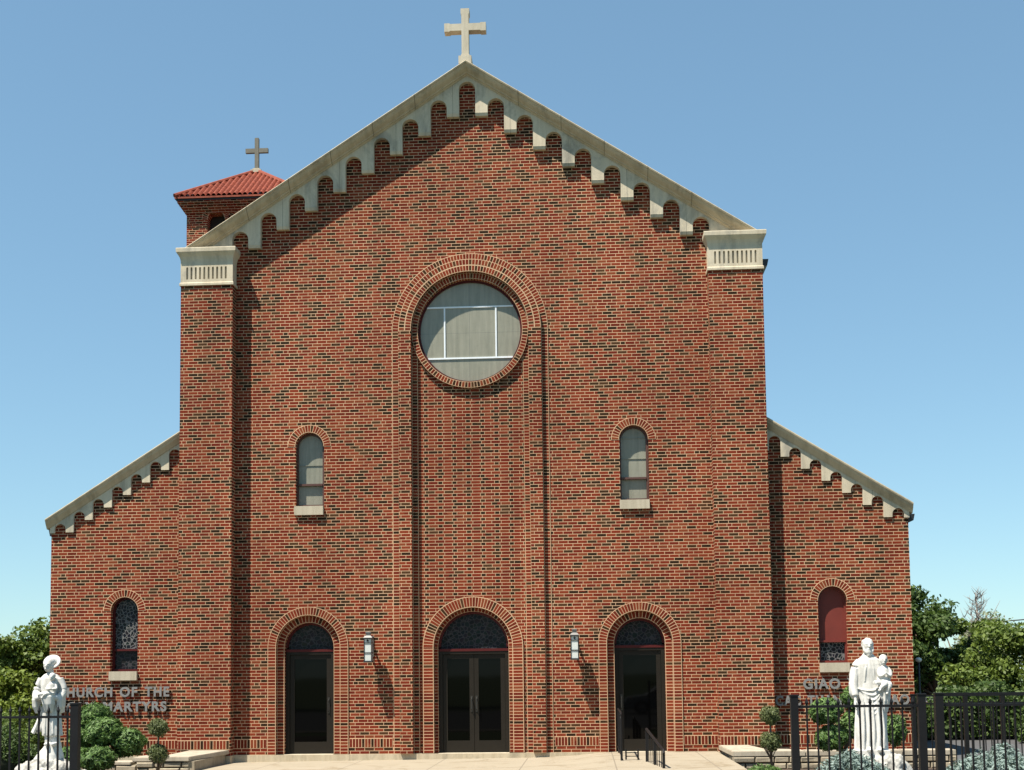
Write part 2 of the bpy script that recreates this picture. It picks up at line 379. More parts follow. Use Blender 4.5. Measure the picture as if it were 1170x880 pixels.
def ring(mb, cx, cz, r0, r1, y0, y1, rows=1, a0=0., a1=math.pi, pitch=.0667, seg=None):
    """radial brick ring; UV: u = rows across, v = one per brick"""
    rm = (r0+r1)/2; L = rm*(a1-a0); nb = max(6, round(L/pitch)); seg = seg or nb
    full = abs(a1-a0-2*math.pi) < 1e-4
    for i in range(seg):
        A, B = a0+(a1-a0)*i/seg, a0+(a1-a0)*(i+1)/seg; va, vb = nb*i/seg, nb*(i+1)/seg
        pt = lambda r, a, y: (cx+r*math.cos(a), y, cz+r*math.sin(a))
        mb.quad([pt(r0,A,y0), pt(r1,A,y0), pt(r1,B,y0), pt(r0,B,y0)], [(0,va),(rows,va),(rows,vb),(0,vb)])
        mb.quad([pt(r0,B,y0), pt(r0,B,y1), pt(r0,A,y1), pt(r0,A,y0)], [(0,vb),((y1-y0)/.1,vb),((y1-y0)/.1,va),(0,va)])
        mb.quad([pt(r1,A,y0), pt(r1,A,y1), pt(r1,B,y1), pt(r1,B,y0)], [(0,va),((y1-y0)/.1,va),((y1-y0)/.1,vb),(0,vb)])
    if not full:
        for A in (a0, a1):
            mb.quad([pt(r0,A,y0), pt(r1,A,y0), pt(r1,A,y1), pt(r0,A,y1)], [(0,0),(1,0),(1,1),(0,1)])
    return mb
def leg(mb, xa, xb, y0, y1, z0, z1, rows=1):
    u = lambda p: ((p[0]-xa)/(xb-xa)*rows*.998+.001 + (p[1]-y0)*4, p[2]/.0667)
    return mb.box(xa, xb, y0, y1, z0, z1, u)

# ------------------------------------------------------------------ ground
gm = MB().quad([(-3000,-3000,-.22),(3000,-3000,-.22),(3000,3000,-.22),(-3000,3000,-.22)]); struct(gm.build('ground', M['lawn']))
# front walk: gently falling towards the left, landing in front of the right door
def zw(x): return -.155 + .06*(x+5.3)/8.2
wm = MB()
wx = [(-5.3, -.155), (-2, -.128), (1.3, -.10), (2.0, -.07), (2.74, -.008)]
for (a, za), (b, zb) in zip(wx, wx[1:]):
    wm.quad([(a,-5.6,za),(b,-5.6,zb),(b,0.3,zb),(a,0.3,za)]); wm.quad([(a,-5.6,-.3),(b,-5.6,-.3),(b,-5.6,zb),(a,-5.6,za)])
struct(wm.build('walk', M['concrete']))
lm = MB().box(2.74, 5.09, -5.6, .25, -.3, -.004); struct(lm.build('landing_paving', M['concrete']))
struct(MB().box(-60, 60, -40, -15.6, -.3, -.212).build('street', M['asphalt']))
struct(MB().box(-60, 60, -15.5, -14.8, -.3, -.19).build('pavement', M['concrete']))
struct(MB().box(1.0, 4.2, -14.8, -4.3, -.3, -.18).build('path', M['concrete']))
struct(MB().box(9.35, 60, -1.5, 60, -.3, -.19).build('parking_paving', M['asphalt']))
struct(MB().box(-11.5, -5.35, -12, -.35, -.3, -.19).build('left_bed_ground', M['soil']))
struct(MB().box(5.2, 9.3, -12, -.35, -.3, -.19).build('right_bed_ground', M['soil']))

# ------------------------------------------------------------------ church
ch = thing('church', 'red brick church with stone scalloped gable, round window and three arched doors', 'church', (0, 0, 0))
ZT = lambda x: 14.94-.6455*abs(x)                    # top line of the main rake
AT = lambda x: 7.02-.631*(abs(x)-6.25)               # top line of the aisle rakes
ZO, DX, DS, WX = 9.08, 3.53, 2.27, 3.49
# nave wall
u_hole = [(1.27, 0)] + arch_pts(0, ZO, 1.27, 64) + [(-1.27, 0)]
holes = [arch_outline(sx*DX, .84, 0, DS, 32) for sx in (-1, 1)] + [arch_outline(sx*WX, .31, 5.31, 6.61) for sx in (-1, 1)]
# split the wall so its lower openings reach the ground line cleanly
outer = [(-5.12, 0), (-DX-.84, 0)] + arch_pts(-DX, DS, .84, 32, math.pi, 0) + [(-DX+.84, 0), (-1.27, 0)] + \
        arch_pts(0, ZO, 1.27, 64, math.pi, 0) + [(1.27, 0), (DX-.84, 0)] + arch_pts(DX, DS, .84, 32, math.pi, 0) + [(DX+.84, 0), (5.12, 0), (5.12, 10.9), (6.2, 10.9), (0, ZT(0)-.06), (-6.2, 10.9), (-5.12, 10.9)]
plate('nave_wall', [outer] + holes[2:], 0, .4, M['brick'], ch)
# recessed centre panel of patterned brick
pouter = [(-1.27, 0), (-.84, 0)] + arch_pts(0, 2.24, .84, 32, math.pi, 0) + [(.84, 0), (1.27, 0), (1.27, ZO)] + arch_pts(0, ZO, 1.27, 64) + [(-1.27, ZO)]
pouter = [p for i, p in enumerate(pouter) if i == 0 or (abs(p[0]-pouter[i-1][0])+abs(p[1]-pouter[i-1][1])) > 1e-6]
plate('centre_panel', [pouter, circle(0, ZO, 1.15)], .065, .4, M['brick_panel'], ch)
# stacked header margins of the panel and the giant archivolt
mg = MB()
for s in (-1, 1): leg(mg, min(s*1.14, s*1.268), max(s*1.14, s*1.268), .03, .07, 0, ZO-.3, 1)
fixn(mg.build('panel_margin', M['ring2'], ch))
ar = MB(); ring(ar, 0, ZO, 1.27, 1.54, -.08, .0, 2, seg=128)
fixn(ar.build('giant_arch', M['ring2'], ch))
al = MB()
for s in (-1, 1): al.box(min(s*1.272, s*1.54), max(s*1.272, s*1.54), -.08, .0, 0, ZO)
fixn(al.build('giant_arch_jamb', M['brick'], ch))
ao = MB(); ring(ao, 0, ZO, 1.545, 1.69, -.014, .0, 1, seg=128)
for s in (-1, 1): leg(ao, min(s*1.545, s*1.69), max(s*1.545, s*1.69), -.012, .0, 0, ZO, 1)
fixn(ao.build('outer_arch_row', M['ring2'], ch))
# oculus
oc = MB(); ring(oc, 0, ZO, 1.135, 1.262, .0, .16, 1, 0, 2*math.pi, seg=160)
fixn(oc.build('oculus_surround', M['ring'], ch))
ow = plate('round_window', [circle(0, ZO, 1.145), circle(0, ZO, 1.09)], .10, .155, M['maroon'], ch)
plate('pane', [circle(0, ZO, 1.10)], .135, .15, M['greyglass'], ow)
mu = MB()
def chord(z): return math.sqrt(1.09**2-(z-ZO)**2)
mu.box(-chord(9.63), chord(9.63), .118, .136, 9.615, 9.648); mu.box(-chord(8.5), chord(8.5), .118, .136, 8.485, 8.52)
for x in (-.56, .56): mu.box(x-.016, x+.016, .120, .138, 8.52, 9.615)
mu.build('mullion', M['mullion'], ow)

# doors
def door(cx, hw, zs, r_in, r_out, yr, double):
    rb = MB(); ring(rb, cx, zs, r_in, r_out, yr, .10, 1, pitch=.062)
    for s in (-1, 1):
        a, b = cx+s*r_in, cx+s*r_out; leg(rb, min(a, b), max(a, b), yr, .10, 0, zs, 1)
    fixn(rb.build('door_arch', M['ring'], ch))
    st = MB(); ring(st, cx, zs, hw+.035, r_in+.002, yr+.10, .36, 1, pitch=.075)
    for s in (-1, 1):
        a, b = cx+s*(hw+.035), cx+s*(r_in+.002); leg(st, min(a, b), max(a, b), yr+.10, .36, 0, zs, 1)
    fixn(st.build('door_arch_reveal', M['ring'], ch))
    d = thing_part('entrance_door', (cx, .25, 0), ch)
    zt = zs-.04
    # arched transom window
    ring(fr := MB(), cx, zs, hw-.012, hw+.036, .20, .32, 1)
    fr.box(cx-hw-.03, cx+hw+.03, .18, .32, zt-.05, zt+.005)
    fixn(fr.build('transom_frame', M['maroon'], d))
    plate('transom_glass', [arch_outline(cx, hw-.008, zt+.004, zs, 32)], .26, .28, M['leaded_dim'], d)
    # metal frame
    z1 = zt-.05
    f = MB(); f.box(cx-hw-.034, cx-hw+.05, .19, .30, 0, z1); f.box(cx+hw-.05, cx+hw+.034, .19, .30, 0, z1); f.box(cx-hw+.05, cx+hw-.05, .19, .30, z1-.06, z1)
    f.build('door_frame', M['bronze'], d)
    xs = [(cx-hw+.055, cx-.004), (cx+.004, cx+hw-.055)] if double else [(cx-hw+.055, cx+hw-.055)]
    for i, (a, b) in enumerate(xs):
        l = MB(); t = .095; zb = .012; zt2 = z1-.065
        l.box(a, a+t, .215, .26, zb, zt2); l.box(b-t, b, .215, .26, zb, zt2); l.box(a+t, b-t, .215, .26, zb, zb+.24); l.box(a+t, b-t, .215, .26, zt2-.09, zt2)
        lf = l.build('door_leaf', M['bronze'], d)
        MB().box(a+t-.004, b-t+.004, .232, .245, zb+.236, zt2-.086).build('door_glass', M['doorglass'], lf)
        hx = (b-.05 if i == 0 else a+.05) if double else (b-.05 if cx < 0 else a+.05)
        h = MB().tube([(hx, .212, 1.16), (hx, .165, 1.13), (hx, .165, .92), (hx, .212, .89)], .012, 8); h.box(hx-.022, hx+.022, .205, .216, .86, 1.2)
        h.build('handle', M['handle'], lf)
    MB().box(cx-hw-.03, cx+hw+.03, -.0, .40, -.13, -.002).build('threshold', M['stone_sill'], d)
    MB().box(cx-hw-.06, cx+hw+.06, .375, .40, 0, zs+hw).build('door_backing', M['interior'], d)

def thing_part(name, loc, parent):
    o = bpy.data.objects.new(name, None); C.objects.link(o); o.location = loc; o.empty_display_size = .2
    o.parent = parent; return o
door(0, .72, 2.24, .84, 1.07, .03, True)
door(-DX, .50, DS, .69, .87, -.02, False)
door(DX, .50, DS, .69, .87, -.02, False)
# fill between side-door ring and the wall opening is the ring itself (0.84 < 0.87)

# windows
def win(cx, hw, z0, zs, zbar, panes, frame_mat, y=0., board=False, ring_out=.165, extra=()):
    rb = MB(); ring(rb, cx, zs, hw, hw+ring_out, y-.005, y+.1, 1, pitch=.060); fixn(rb.build('window_arch', M['ring'], ch))
    wnd = thing_part('arched_window', (cx, y, z0), ch)
    fo = arch_outline(cx, hw+.004, z0, zs, 32); fi = arch_outline(cx, hw-.045, z0+.045, zs, 32)
    plate('window_frame', [fo, fi], y+.10, y+.17, frame_mat, wnd)
    MB().box(cx-hw+.045, cx+hw-.045, y+.085, y+.16, zbar-.022, zbar+.022).build('window_bar', frame_mat, wnd)
    ztop = arch_outline(cx, hw-.043, zbar, zs, 32)
    plate('upper_pane', [ztop], y+(.118 if board else .145), y+.158, panes[0], wnd)
    MB().box(cx-hw+.04, cx+hw-.04, y+.145, y+.158, z0+.04, zbar).build('lower_pane', panes[1], wnd)
    if extra:
        for z in extra: MB().box(cx-hw+.045, cx+hw-.045, y+.132, y+.1445, z-.006, z+.006).build('glazing_strip', M['greyglass2'], wnd)
    s = MB().box(cx-hw-.005, cx+hw+.005, y-.055, y+.12, z0-.195, z0-.002)
    so_ = s.build('window_sill', M['stone_sill'], wnd)
M['frame_brown'] = plain('brown_window_frame', (.085, .040, .032), .5)
win(-WX-.015, .31, 5.31, 6.61, 5.79, (M['greyglass2'], M['greyglass2']), M['frame_brown'], extra=(6.22,))
win(WX-.01, .31, 5.31, 6.61, 5.79, (M['greyglass2'], M['greyglass2']), M['frame_brown'], extra=(6.22, 6.66))

# pilasters
for s in (-1, 1):
    a, b = sorted((s*5.12, s*6.26))
    fixn(MB().box(a, b, -.25, .4, 0, 10.14).build('pilaster', M['brick'], ch))
# plinth
class PL:
    def box(s, *a): MB().box(*a).build('plinth', M['stone_cap'], ch)
pl = PL(); pl.box(-5.12, -DX-.9, -.03, .2, -.3, 0); pl.box(-DX+.9, -1.1, -.03, .2, -.3, 0); pl.box(1.1, 2.78, -.03, .2, -.3, 0); pl.box(-DX-.9, -DX+.9, -.034, .0, -.3, -.003); pl.box(-1.1, 1.1, -.034, .0, -.3, -.003)
pl.box(-6.28, -5.11, -.28, .0, -.3, 0); pl.box(5.11, 6.28, -.28, .0, -.3, 0); pl.box(-9.2, -6.28, -.03, .2, -.3, 0); pl.box(6.28, 9.2, -.03, .2, -.3, 0)
# soldier course
def sold(a, b, y):
    so_m = MB()
    n = max(1, round((b-a)/.0667))
    so_m.box(a, b, y-.004, y, .135, .33, lambda p: ((p[0]-a)/(b-a)*n*.9999, (p[2]-.135)/.195*.998+.001))
    so_m.build('soldier_course', M['soldier'], ch)
for a, b in ((-5.12, -4.42), (-2.64, -1.72), (1.72, 2.64), (4.42, 5.12)): sold(a, b, 0)
for s in (-1, 1):
    a, b = sorted((s*5.14, s*6.24)); sold(a, b, -.25); a, b = sorted((s*6.28, s*9.16)); sold(a, b, 0)

# aisles
for s in (-1, 1):
    wl = [(s*x, z) for x, z in ((6.26, 0), (9.18, 0), (9.18, AT(9.18)-.05), (6.26, AT(6.26)-.05))]
    cxw = -7.54 if s < 0 else 7.56
    plate('aisle_wall', [wl, arch_outline(cxw, .30, 1.81, 3.11)], 0, .4, M['brick'], ch)
win(-7.54, .30, 1.81, 3.11, 2.27, (M['leaded'], M['leaded_dim']), M['maroon'])
win(7.56, .30, 1.81, 3.11, 2.26, (M['panelred'], M['leaded']), M['panelred'], board=True)

# capitals
for s in (-1, 1):
    cp = thing_part('capital', (s*5.69, -.25, 10.14), ch)
    def prof(mb, pr):                   # (grow, z) rings round the pilaster
        for (g0, z0), (g1, z1) in zip(pr, pr[1:]):
            def rect(g, z):
                a, b = 5.12-g, 6.26+g; pts = [(a, .4), (a, -.25-g), (b, -.25-g), (b, .4)]
                return [(s*x, y, z) for x, y in pts]
            A, B = rect(g0, z0), rect(g1, z1)
            for i in range(3): mb.quad([A[i], A[i+1], B[i+1], B[i]])
        A, B = rect(pr[0][0], pr[0][1]), rect(pr[-1][0], pr[-1][1]); mb.quad(A); mb.quad(B)
        return mb
    fixn(prof(MB(), [(.025, 10.14), (.025, 10.19), (.01, 10.21), (-.03, 10.215), (-.03, 10.66)]).build('capital_body', M['stone'], cp))
    outl = [(s*5.115, 10.212), (s*6.265, 10.212), (s*6.265, 10.66), (s*5.115, 10.66)]
    flutes = []
    for k in range(10):
        x = 5.27+k*(.85/9)
        flutes.append([(s*(x+.021), 10.28)] + [(s*(x+.021*math.cos(t)), 10.53+.021*math.sin(t)) for t in [math.pi*j/6 for j in range(7)]] + [(s*(x-.021), 10.28)])
    plate('fluted_face', [outl]+flutes, -.255, -.222, M['stone'], cp)
    xs_ = s*6.26; MB().box(min(xs_, xs_-s*.028), max(xs_, xs_-s*.028), -.222, .4, 10.212, 10.66).build('capital_side', M['stone'], cp)
    xs_ = s*5.12; MB().box(min(xs_, xs_+s*.028), max(xs_, xs_+s*.028), -.222, .02, 10.212, 10.66).build('capital_side', M['stone'], cp)
    fixn(prof(MB(), [(.002, 10.655), (.010, 10.72), (.028, 10.78), (.058, 10.83), (.072, 10.85), (.076, 10.865), (.084, 10.868), (.088, 10.945), (.084, 10.96)]).build('capital_top', M['stone'], cp))

# rakes
def rake(name, prof, topf, slope, x0, zend, xend, parent):
    for s in (-1, 1):
        mb = MB(); L = []
        for (y, dz) in prof:
            zs0 = topf(x0)+dz
            xe = x0+(zs0-zend)/slope if zend is not None else xend
            L.append(((s*x0, y, zs0), (s*xe, y, topf(xe)+dz)))
        k = len(L)
        # stone joints: cut into lengths with hairline gaps in the profile direction
        for i in range(k):
            A, B = L[i], L[(i+1) % k]; mb.quad([A[0], A[1], B[1], B[0]])
        mb.quad([l[0] for l in L]); mb.quad([l[1] for l in L])
        fixn(mb.build(name, M['stone_cap'], parent))
PR = [(-.31, 0), (-.318, -.015), (-.31, -.045), (-.29, -.052), (-.278, -.08), (-.25, -.12), (-.21, -.155), (-.17, -.18), (-.165, -.20), (-.13, -.212), (-.115, -.235), (.0, -.235), (.45, -.235), (.45, .03)]
rake('gable_coping', PR, ZT, .6455, 0, 10.940, None, ch)
PA = [(-.135, 0), (-.139, -.02), (-.133, -.05), (-.122, -.06), (-.107, -.11), (-.080, -.155), (-.060, -.19), (-.050, -.215), (.0, -.215), (.42, -.215), (.42, .02)]
rake('aisle_coping', PA, AT, .631, 6.262, None, 9.26, ch)
# joints of the coping as thin sunken mortar bands
M['joint'] = plain('joint_mortar', (.16, .14, .10), .9)
for s in (-1, 1):
    for k in range(1, 7):
        x = .2+k*.92
        if x > 5.6: continue
        jm = MB()
        for (y, dz), (y2, dz2) in zip(PR[:10], PR[1:11]):
            jm.quad([(s*x, y-.0025, ZT(x)+dz), (s*(x+.012), y-.0025, ZT(x+.012)+dz), (s*(x+.012), y2-.0025, ZT(x+.012)+dz2), (s*x, y2-.0025, ZT(x)+dz2)])
        jm.build('coping_joint', M['joint'], ch)

# scalloped friezes
def scallops(n, x0, dx, z0, dz, r, drop, xend, zend_f, start_left):
    """returns bottom path from x0 side outwards (right half)"""
    path = []; pend = []
    for i in range(n):
        cx = x0+dx*i; zc = z0-dz*i-r
        if i > 0: zb = z0-dz*i-drop
        if i == 0:
            path += start_left(cx, zc)
        else:
            path += [(cx-r, zb)]
            path += arch_pts(cx, zc, r, 14, math.pi, 0)
        if i < n-1:
            zb = z0-dz*(i+1)-drop; path += [(cx+r, zb)]
            pend.append((cx+r, cx+dx-r, zb))
    return path, pend
fr = MB()
r_ = .178
path, pend = scallops(9, 0, .626, 14.575, .3995, r_, .31, None, None, lambda cx, zc: arch_pts(0, zc, r_, 7, math.pi/2, 0))
path += [(8*.626+r_, 10.985), (5.95, 10.985)]
right = path
left = [(-x, z) for x, z in reversed(path)][:-1] if abs(path[0][0]) < 1e-6 else [(-x, z) for x, z in reversed(path)]
bottom = left+right
topl = [(5.95, ZT(5.95)-.05), (0, ZT(0)-.1), (-5.95, ZT(5.95)-.05)]
mbf = plate_mb([bottom+topl], -.10, 0)
for (a, b, zb) in pend:
    for s in (-1, 1):
        xa, xb = sorted((s*a, s*b)); q = zb-.065
        mbf.quad([(xa,-.104,zb),(xb,-.104,zb),(xb,-.085,q),(xa,-.085,q)]); mbf.quad([(xa,-.085,q),(xb,-.085,q),(xb,0,q),(xa,0,q)])
        mbf.quad([(xa,-.104,zb),(xa,-.085,q),(xa,0,q),(xa,0,zb)]); mbf.quad([(xb,-.104,zb),(xb,-.085,q),(xb,0,q),(xb,0,zb)])
        mbf.quad([(xa,-.104,zb),(xb,-.104,zb),(xb,-.1,zb+.004),(xa,-.1,zb+.004)])
fixn(mbf.build('gable_frieze', M['frieze'], ch))
for s in (-1, 1):
    r_ = .122; path = [(6.262, 6.33)]; pd = []
    for i in range(7):
        cx = 6.45+.42*i; zt = 6.61-.2648*i
        if i == 0: path = [(cx-r_, 6.30)]
        else: path += [(cx-r_, zt-.185)]
        path += arch_pts(cx, zt-r_, r_, 12, math.pi, 0)
        path += [(cx+r_, zt-.2648-.185)] if i < 6 else [(cx+r_, zt-.20)]
    path += [(9.2, 6.61-.2648*6-.20), (9.2, AT(9.2)-.05), (6.262, AT(6.262)-.05), (6.262, 6.30)]
    plate('aisle_frieze', [[(s*x, z) for x, z in path]], -.035, 0, M['frieze'], ch)

# body of the church behind the front
bd = MB(); bd.box(-6.24, -5.9, .4, 30, -.3, 10.6); bd.box(5.9, 6.24, .4, 30, -.3, 10.6); bd.box(-9.16, -8.85, .4, 30, -.3, 4.9); bd.box(8.85, 9.16, .4, 30, -.3, 4.9); bd.box(-9.16, 9.16, 29.7, 30, -.3, 4.9)
bd.build('side_wall', M['brick'], ch)
rf = MB()
for s in (-1, 1):
    rf.quad([(0, .4, ZT(0)-.45), (s*6.34, .4, ZT(6.34)-.45), (s*6.34, 30.3, ZT(6.34)-.45), (0, 30.3, ZT(0)-.45)])
    rf.quad([(s*6.24, .4, AT(6.24)-.3), (s*9.22, .4, AT(9.22)-.3), (s*9.22, 30.3, AT(9.22)-.3), (s*6.24, 30.3, AT(6.24)-.3)])
rf.build('roof', M['tile'], ch)
for s in (-1, 1):
    for (x, z, y) in ((6.40, 10.50, .43), (9.33, 4.86, .43)):
        g = MB(); p = [(0, 0), (.19, .06), (.22, .17), (.0, .17)]
        # ogee gutter box running back along the eave
        pts0 = [(s*(x-.12+a), y, z-.12+b*1.25) for a, b in p]; pts1 = [(q[0], 30, q[2]) for q in pts0]
        g.quad(pts0); g.quad(pts1)
        for i in range(4): g.quad([pts0[i], pts0[(i+1) % 4], pts1[(i+1) % 4], pts1[i]])
        fixn(g.build('gutter', M['gutter'], ch))

# gable cross
gc = MB(); y0, y1 = -.20, -.02
def crossplate(cx, zb, h, aw, t, zarm, y0, y1, flare, base):
    f = flare; z1 = zb+h; za, zb2 = zarm-t, zarm+t
    # outline with slightly widened ends
    P = [(cx-t-f, zb), (cx+t+f, zb), (cx+t+f, zb+base), (cx+t, zb+base+f*1.5), (cx+t, za), (cx+aw-.13, za), (cx+aw-.13+f, za-f), (cx+aw, za-f), (cx+aw, zb2+f), (cx+aw-.13+f, zb2+f), (cx+aw-.13, zb2), (cx+t, zb2),
         (cx+t, z1-.13), (cx+t+f, z1-.13+f), (cx+t+f, z1), (cx-t-f, z1), (cx-t-f, z1-.13+f), (cx-t, z1-.13), (cx-t, zb2), (cx-aw+.13, zb2), (cx-aw+.13-f, zb2+f), (cx-aw, zb2+f), (cx-aw, za-f), (cx-aw+.13-f, za-f), (cx-aw+.13, za), (cx-t, za), (cx-t, zb+base+f*1.5), (cx-t-f, zb+base)]
    return plate_mb([P], y0, y1)
cr = thing_part('gable_cross', (0, -.1, 14.95), ch)
M['cross'] = stone_mat('cross_stone', (.46, .41, .32), (.55, .50, .40), (.38, .34, .27), .3)
fixn(crossplate(-.02, 15.08, 1.10, .455, .078, 15.76, -.19, -.03, .016, .05).build('cross_body', M['cross'], cr))
cb = MB(); cb.box(-.16, .12, -.26, .06, 14.90, 15.07); cb.box(-.12, .08, -.22, .02, 15.07, 15.085); cb.build('cross_base', M['cross'], cr)

# the facade's relief measured from the shadow widths
def deepen(o, k=1.24):
    if o.type == 'MESH':
        for v in o.data.vertices:
            if -.6 < v.co.y < .36: v.co.y *= k
    for c_ in o.children: deepen(c_, k)
deepen(ch)

# ------------------------------------------------------------------ bell tower
tw = thing('bell_tower', 'square brick bell tower with red clay tile hip roof and grey cross', 'tower', (-7.8, 11.9, 0))
TX, TY, TH, EZ = -7.8, 11.9, 1.71, 16.12
def rotplate(mb, k):          # rotate front-face plate about the tower axis
    a = k*math.pi/2; c, s_ = math.cos(a), math.sin(a)
    mb.v = [((x-TX)*c-(y-TY)*s_+TX, (x-TX)*s_+(y-TY)*c+TY, z) for x, y, z in mb.v]; return mb
for k in range(4):
    ops = [arch_outline(TX+d, .27, 14.3, 15.52, 16) for d in (-.80, .02, .84)]
    fixn(rotplate(plate_mb([[(TX-TH, -.3), (TX+TH-(.3), -.3), (TX+TH-.3, EZ-.1), (TX-TH, EZ-.1)]]+ops[:3], TY-TH, TY-TH+.3), k).build('tower_wall', M['brick'], tw))
    rb = MB()
    for d in (-.80, .02, .84): ring(rb, TX+d, 15.52, .27, .44, TY-TH-.012, TY-TH+.1, 1, pitch=.06)
    fixn(rotplate(rb, k).build('tower_arch', M['ring'], tw))
MB().box(TX-1.35, TX+1.35, TY-1.35, TY+1.35, 13.9, 14.1).build('belfry_floor', M['interior'], tw)
dk = MB().box(TX-1.40, TX+1.40, TY-1.40, TY+1.40, 14.1, 16.0); dk.build('belfry_shade_block', M['interior'], tw)  # near-black block standing in for the shade behind the belfry arches
co = MB()
for k in range(5): g = .045+.045*k; co.box(TX-TH-g, TX+TH+g, TY-TH-g, TY+TH+g, EZ-.40+.067*k, EZ-.333+.067*k-.001)
co.build('tower_cornice', M['brick'], tw)
MB().box(TX-TH-.24, TX+TH+.24, TY-TH-.24, TY+TH+.24, EZ-.064, EZ-.003).build('eave_board', M['gutter'], tw)
AZ, EV = 17.62, 2.0
tr_ = MB()
for k in range(4):
    a = k*math.pi/2; c, s_ = math.cos(a), math.sin(a)
    mb = MB(); nt_ = 25; wv = 2*EV/nt_
    for i in range(nt_):
        for j in range(6):
            t0, t1 = j/6, (j+1)/6
            xa, xb = -EV+i*wv+j*wv/6, 0
            x0_, x1_ = -EV+i*wv+wv*t0, -EV+i*wv+wv*t1
            # clip each strip at the hip: depth from eave limited by distance to the corner
            d0, d1 = EV-abs(x0_), EV-abs(x1_)
            h0 = .085*math.sin(math.pi*t0)+.01; h1 = .085*math.sin(math.pi*t1)+.01
            nseg = 7
            for q in range(nseg):
                l0, l1 = q/nseg, (q+1)/nseg
                def P(x, d, l, h, lap): 
                    dd = d*l; return (TX+x, TY-EV+dd, EZ+.02+dd*(AZ-EZ)/EV+h+lap)
                mb.quad([P(x0_, d0, l0, h0, .005), P(x1_, d1, l0, h1, .005), P(x1_, d1, l1, h1, 0), P(x0_, d0, l1, h0, 0)])
    mb.quad([(TX-EV, TY-EV, EZ-.02), (TX+EV, TY-EV, EZ-.02), (TX+EV, TY-EV, EZ+.035), (TX-EV, TY-EV, EZ+.035)])
    mb.v = [((x-TX)*c-(y-TY)*s_+TX, (x-TX)*s_+(y-TY)*c+TY, z) for x, y, z in mb.v]
    tr_.f += [tuple(i+len(tr_.v) for i in f) for f in mb.f]; tr_.uv += mb.uv; tr_.v += mb.v
    tr_.tube([(TX+(-EV)*c+EV*s_, TY-EV*s_-EV*c, EZ+.07), (TX, TY, AZ+.08)], .07, 8)
trf = tr_.build('tile_roof', M['tile'], tw)
MB().quad([(TX-EV+.02, TY-EV+.02, EZ+.002), (TX+EV-.02, TY-EV+.02, EZ+.002), (TX+EV-.02, TY+EV-.02, EZ+.002), (TX-EV+.02, TY+EV-.02, EZ+.002)]).build('soffit', M['gutter'], tw)
M['greycross'] = plain('weathered_cross_metal', (.13, .125, .10), .6, .2, var=.45, scale=6)
tcx = MB(); tcx.box(TX-.062, TX+.062, TY-.06, TY+.06, AZ+.1, AZ+1.14); tcx.box(TX-.36, TX-.062, TY-.05, TY+.05, AZ+.66, AZ+.80); tcx.box(TX+.062, TX+.36, TY-.05, TY+.05, AZ+.66, AZ+.80)
tcx.build('tower_cross', M['greycross'], tw)
tb = MB(); tb.box(TX-.17, TX+.17, TY-.17, TY+.17, AZ-.02, AZ+.07); tb.box(TX-.11, TX+.11, TY-.11, TY+.11, AZ+.07, AZ+.13); tb.build('finial_base', M['stone_sill'], tw)

# ------------------------------------------------------------------ lettering
def text_obj(word, x0, x1, zb, zt, y, parent):
    cu = bpy.data.curves.new('t', 'FONT'); cu.body = word; cu.size = 1; cu.extrude = .0; cu.offset = .035; cu.space_character = 1.18
    ob = bpy.data.objects.new('t', cu); me = bpy.data.meshes.new_from_object(ob)
    cu.extrude = 1.; me = bpy.data.meshes.new_from_object(ob)
    xs = [v.co.x for v in me.vertices]; ys = [v.co.y for v in me.vertices]
    a, b, c, d = min(xs), max(xs), min(ys), max(ys)
    for v in me.vertices:
        x, yy, z = v.co; v.co = (x0+(x-a)/(b-a)*(x1-x0), y-z*.014, zb+(yy-c)/(d-c)*(zt-zb))
    me.name = 'lettering'; me.materials.clear(); me.materials.append(M['lettermetal'])
    o = bpy.data.objects.new('lettering', me); C.objects.link(o); o.parent = parent; o.matrix_parent_inverse = Matrix.Translation(-world_loc(parent))
    bpy.data.objects.remove(ob); return o
LX = lambda px: -8.77+(px-77)*(2.24/117)
s1 = thing('wall_sign', 'grey metal letters CHURCH OF THE on brick behind robed statue with hat', 'sign lettering', (-7.7, 0, .95))
text_obj('CHURCH', -8.98, LX(129.5), 1.26, 1.475, -.045, s1); text_obj('OF', LX(138), LX(158), 1.26, 1.475, -.045, s1); text_obj('THE', LX(166.5), LX(194.5), 1.26, 1.475, -.045, s1)
text_obj('HOLY', -8.98, LX(109), .945, 1.16, -.045, s1); text_obj('MARTYRS', LX(119), LX(191.5), .945, 1.16, -.045, s1)
s1['label'] = 'grey metal letters CHURCH OF THE MARTYRS mounted on the left brick wall'
s2 = thing('wall_sign', 'grey metal letters beginning GIAO mounted on the right brick wall behind the bearded statue', 'sign lettering', (7.7, 0, .92))
text_obj('GIAO', 6.90, 7.66, 1.265, 1.485, -.045, s2); text_obj('XU', 7.80, 8.20, 1.265, 1.485, -.045, s2)
text_obj('CAC', 6.32, 6.84, .925, 1.14, -.045, s2); text_obj('THANH', 6.98, 7.86, .925, 1.14, -.045, s2); text_obj('TU', 8.0, 8.34, .925, 1.14, -.045, s2); text_obj('DAO', 8.50, 9.06, .925, 1.14, -.045, s2)

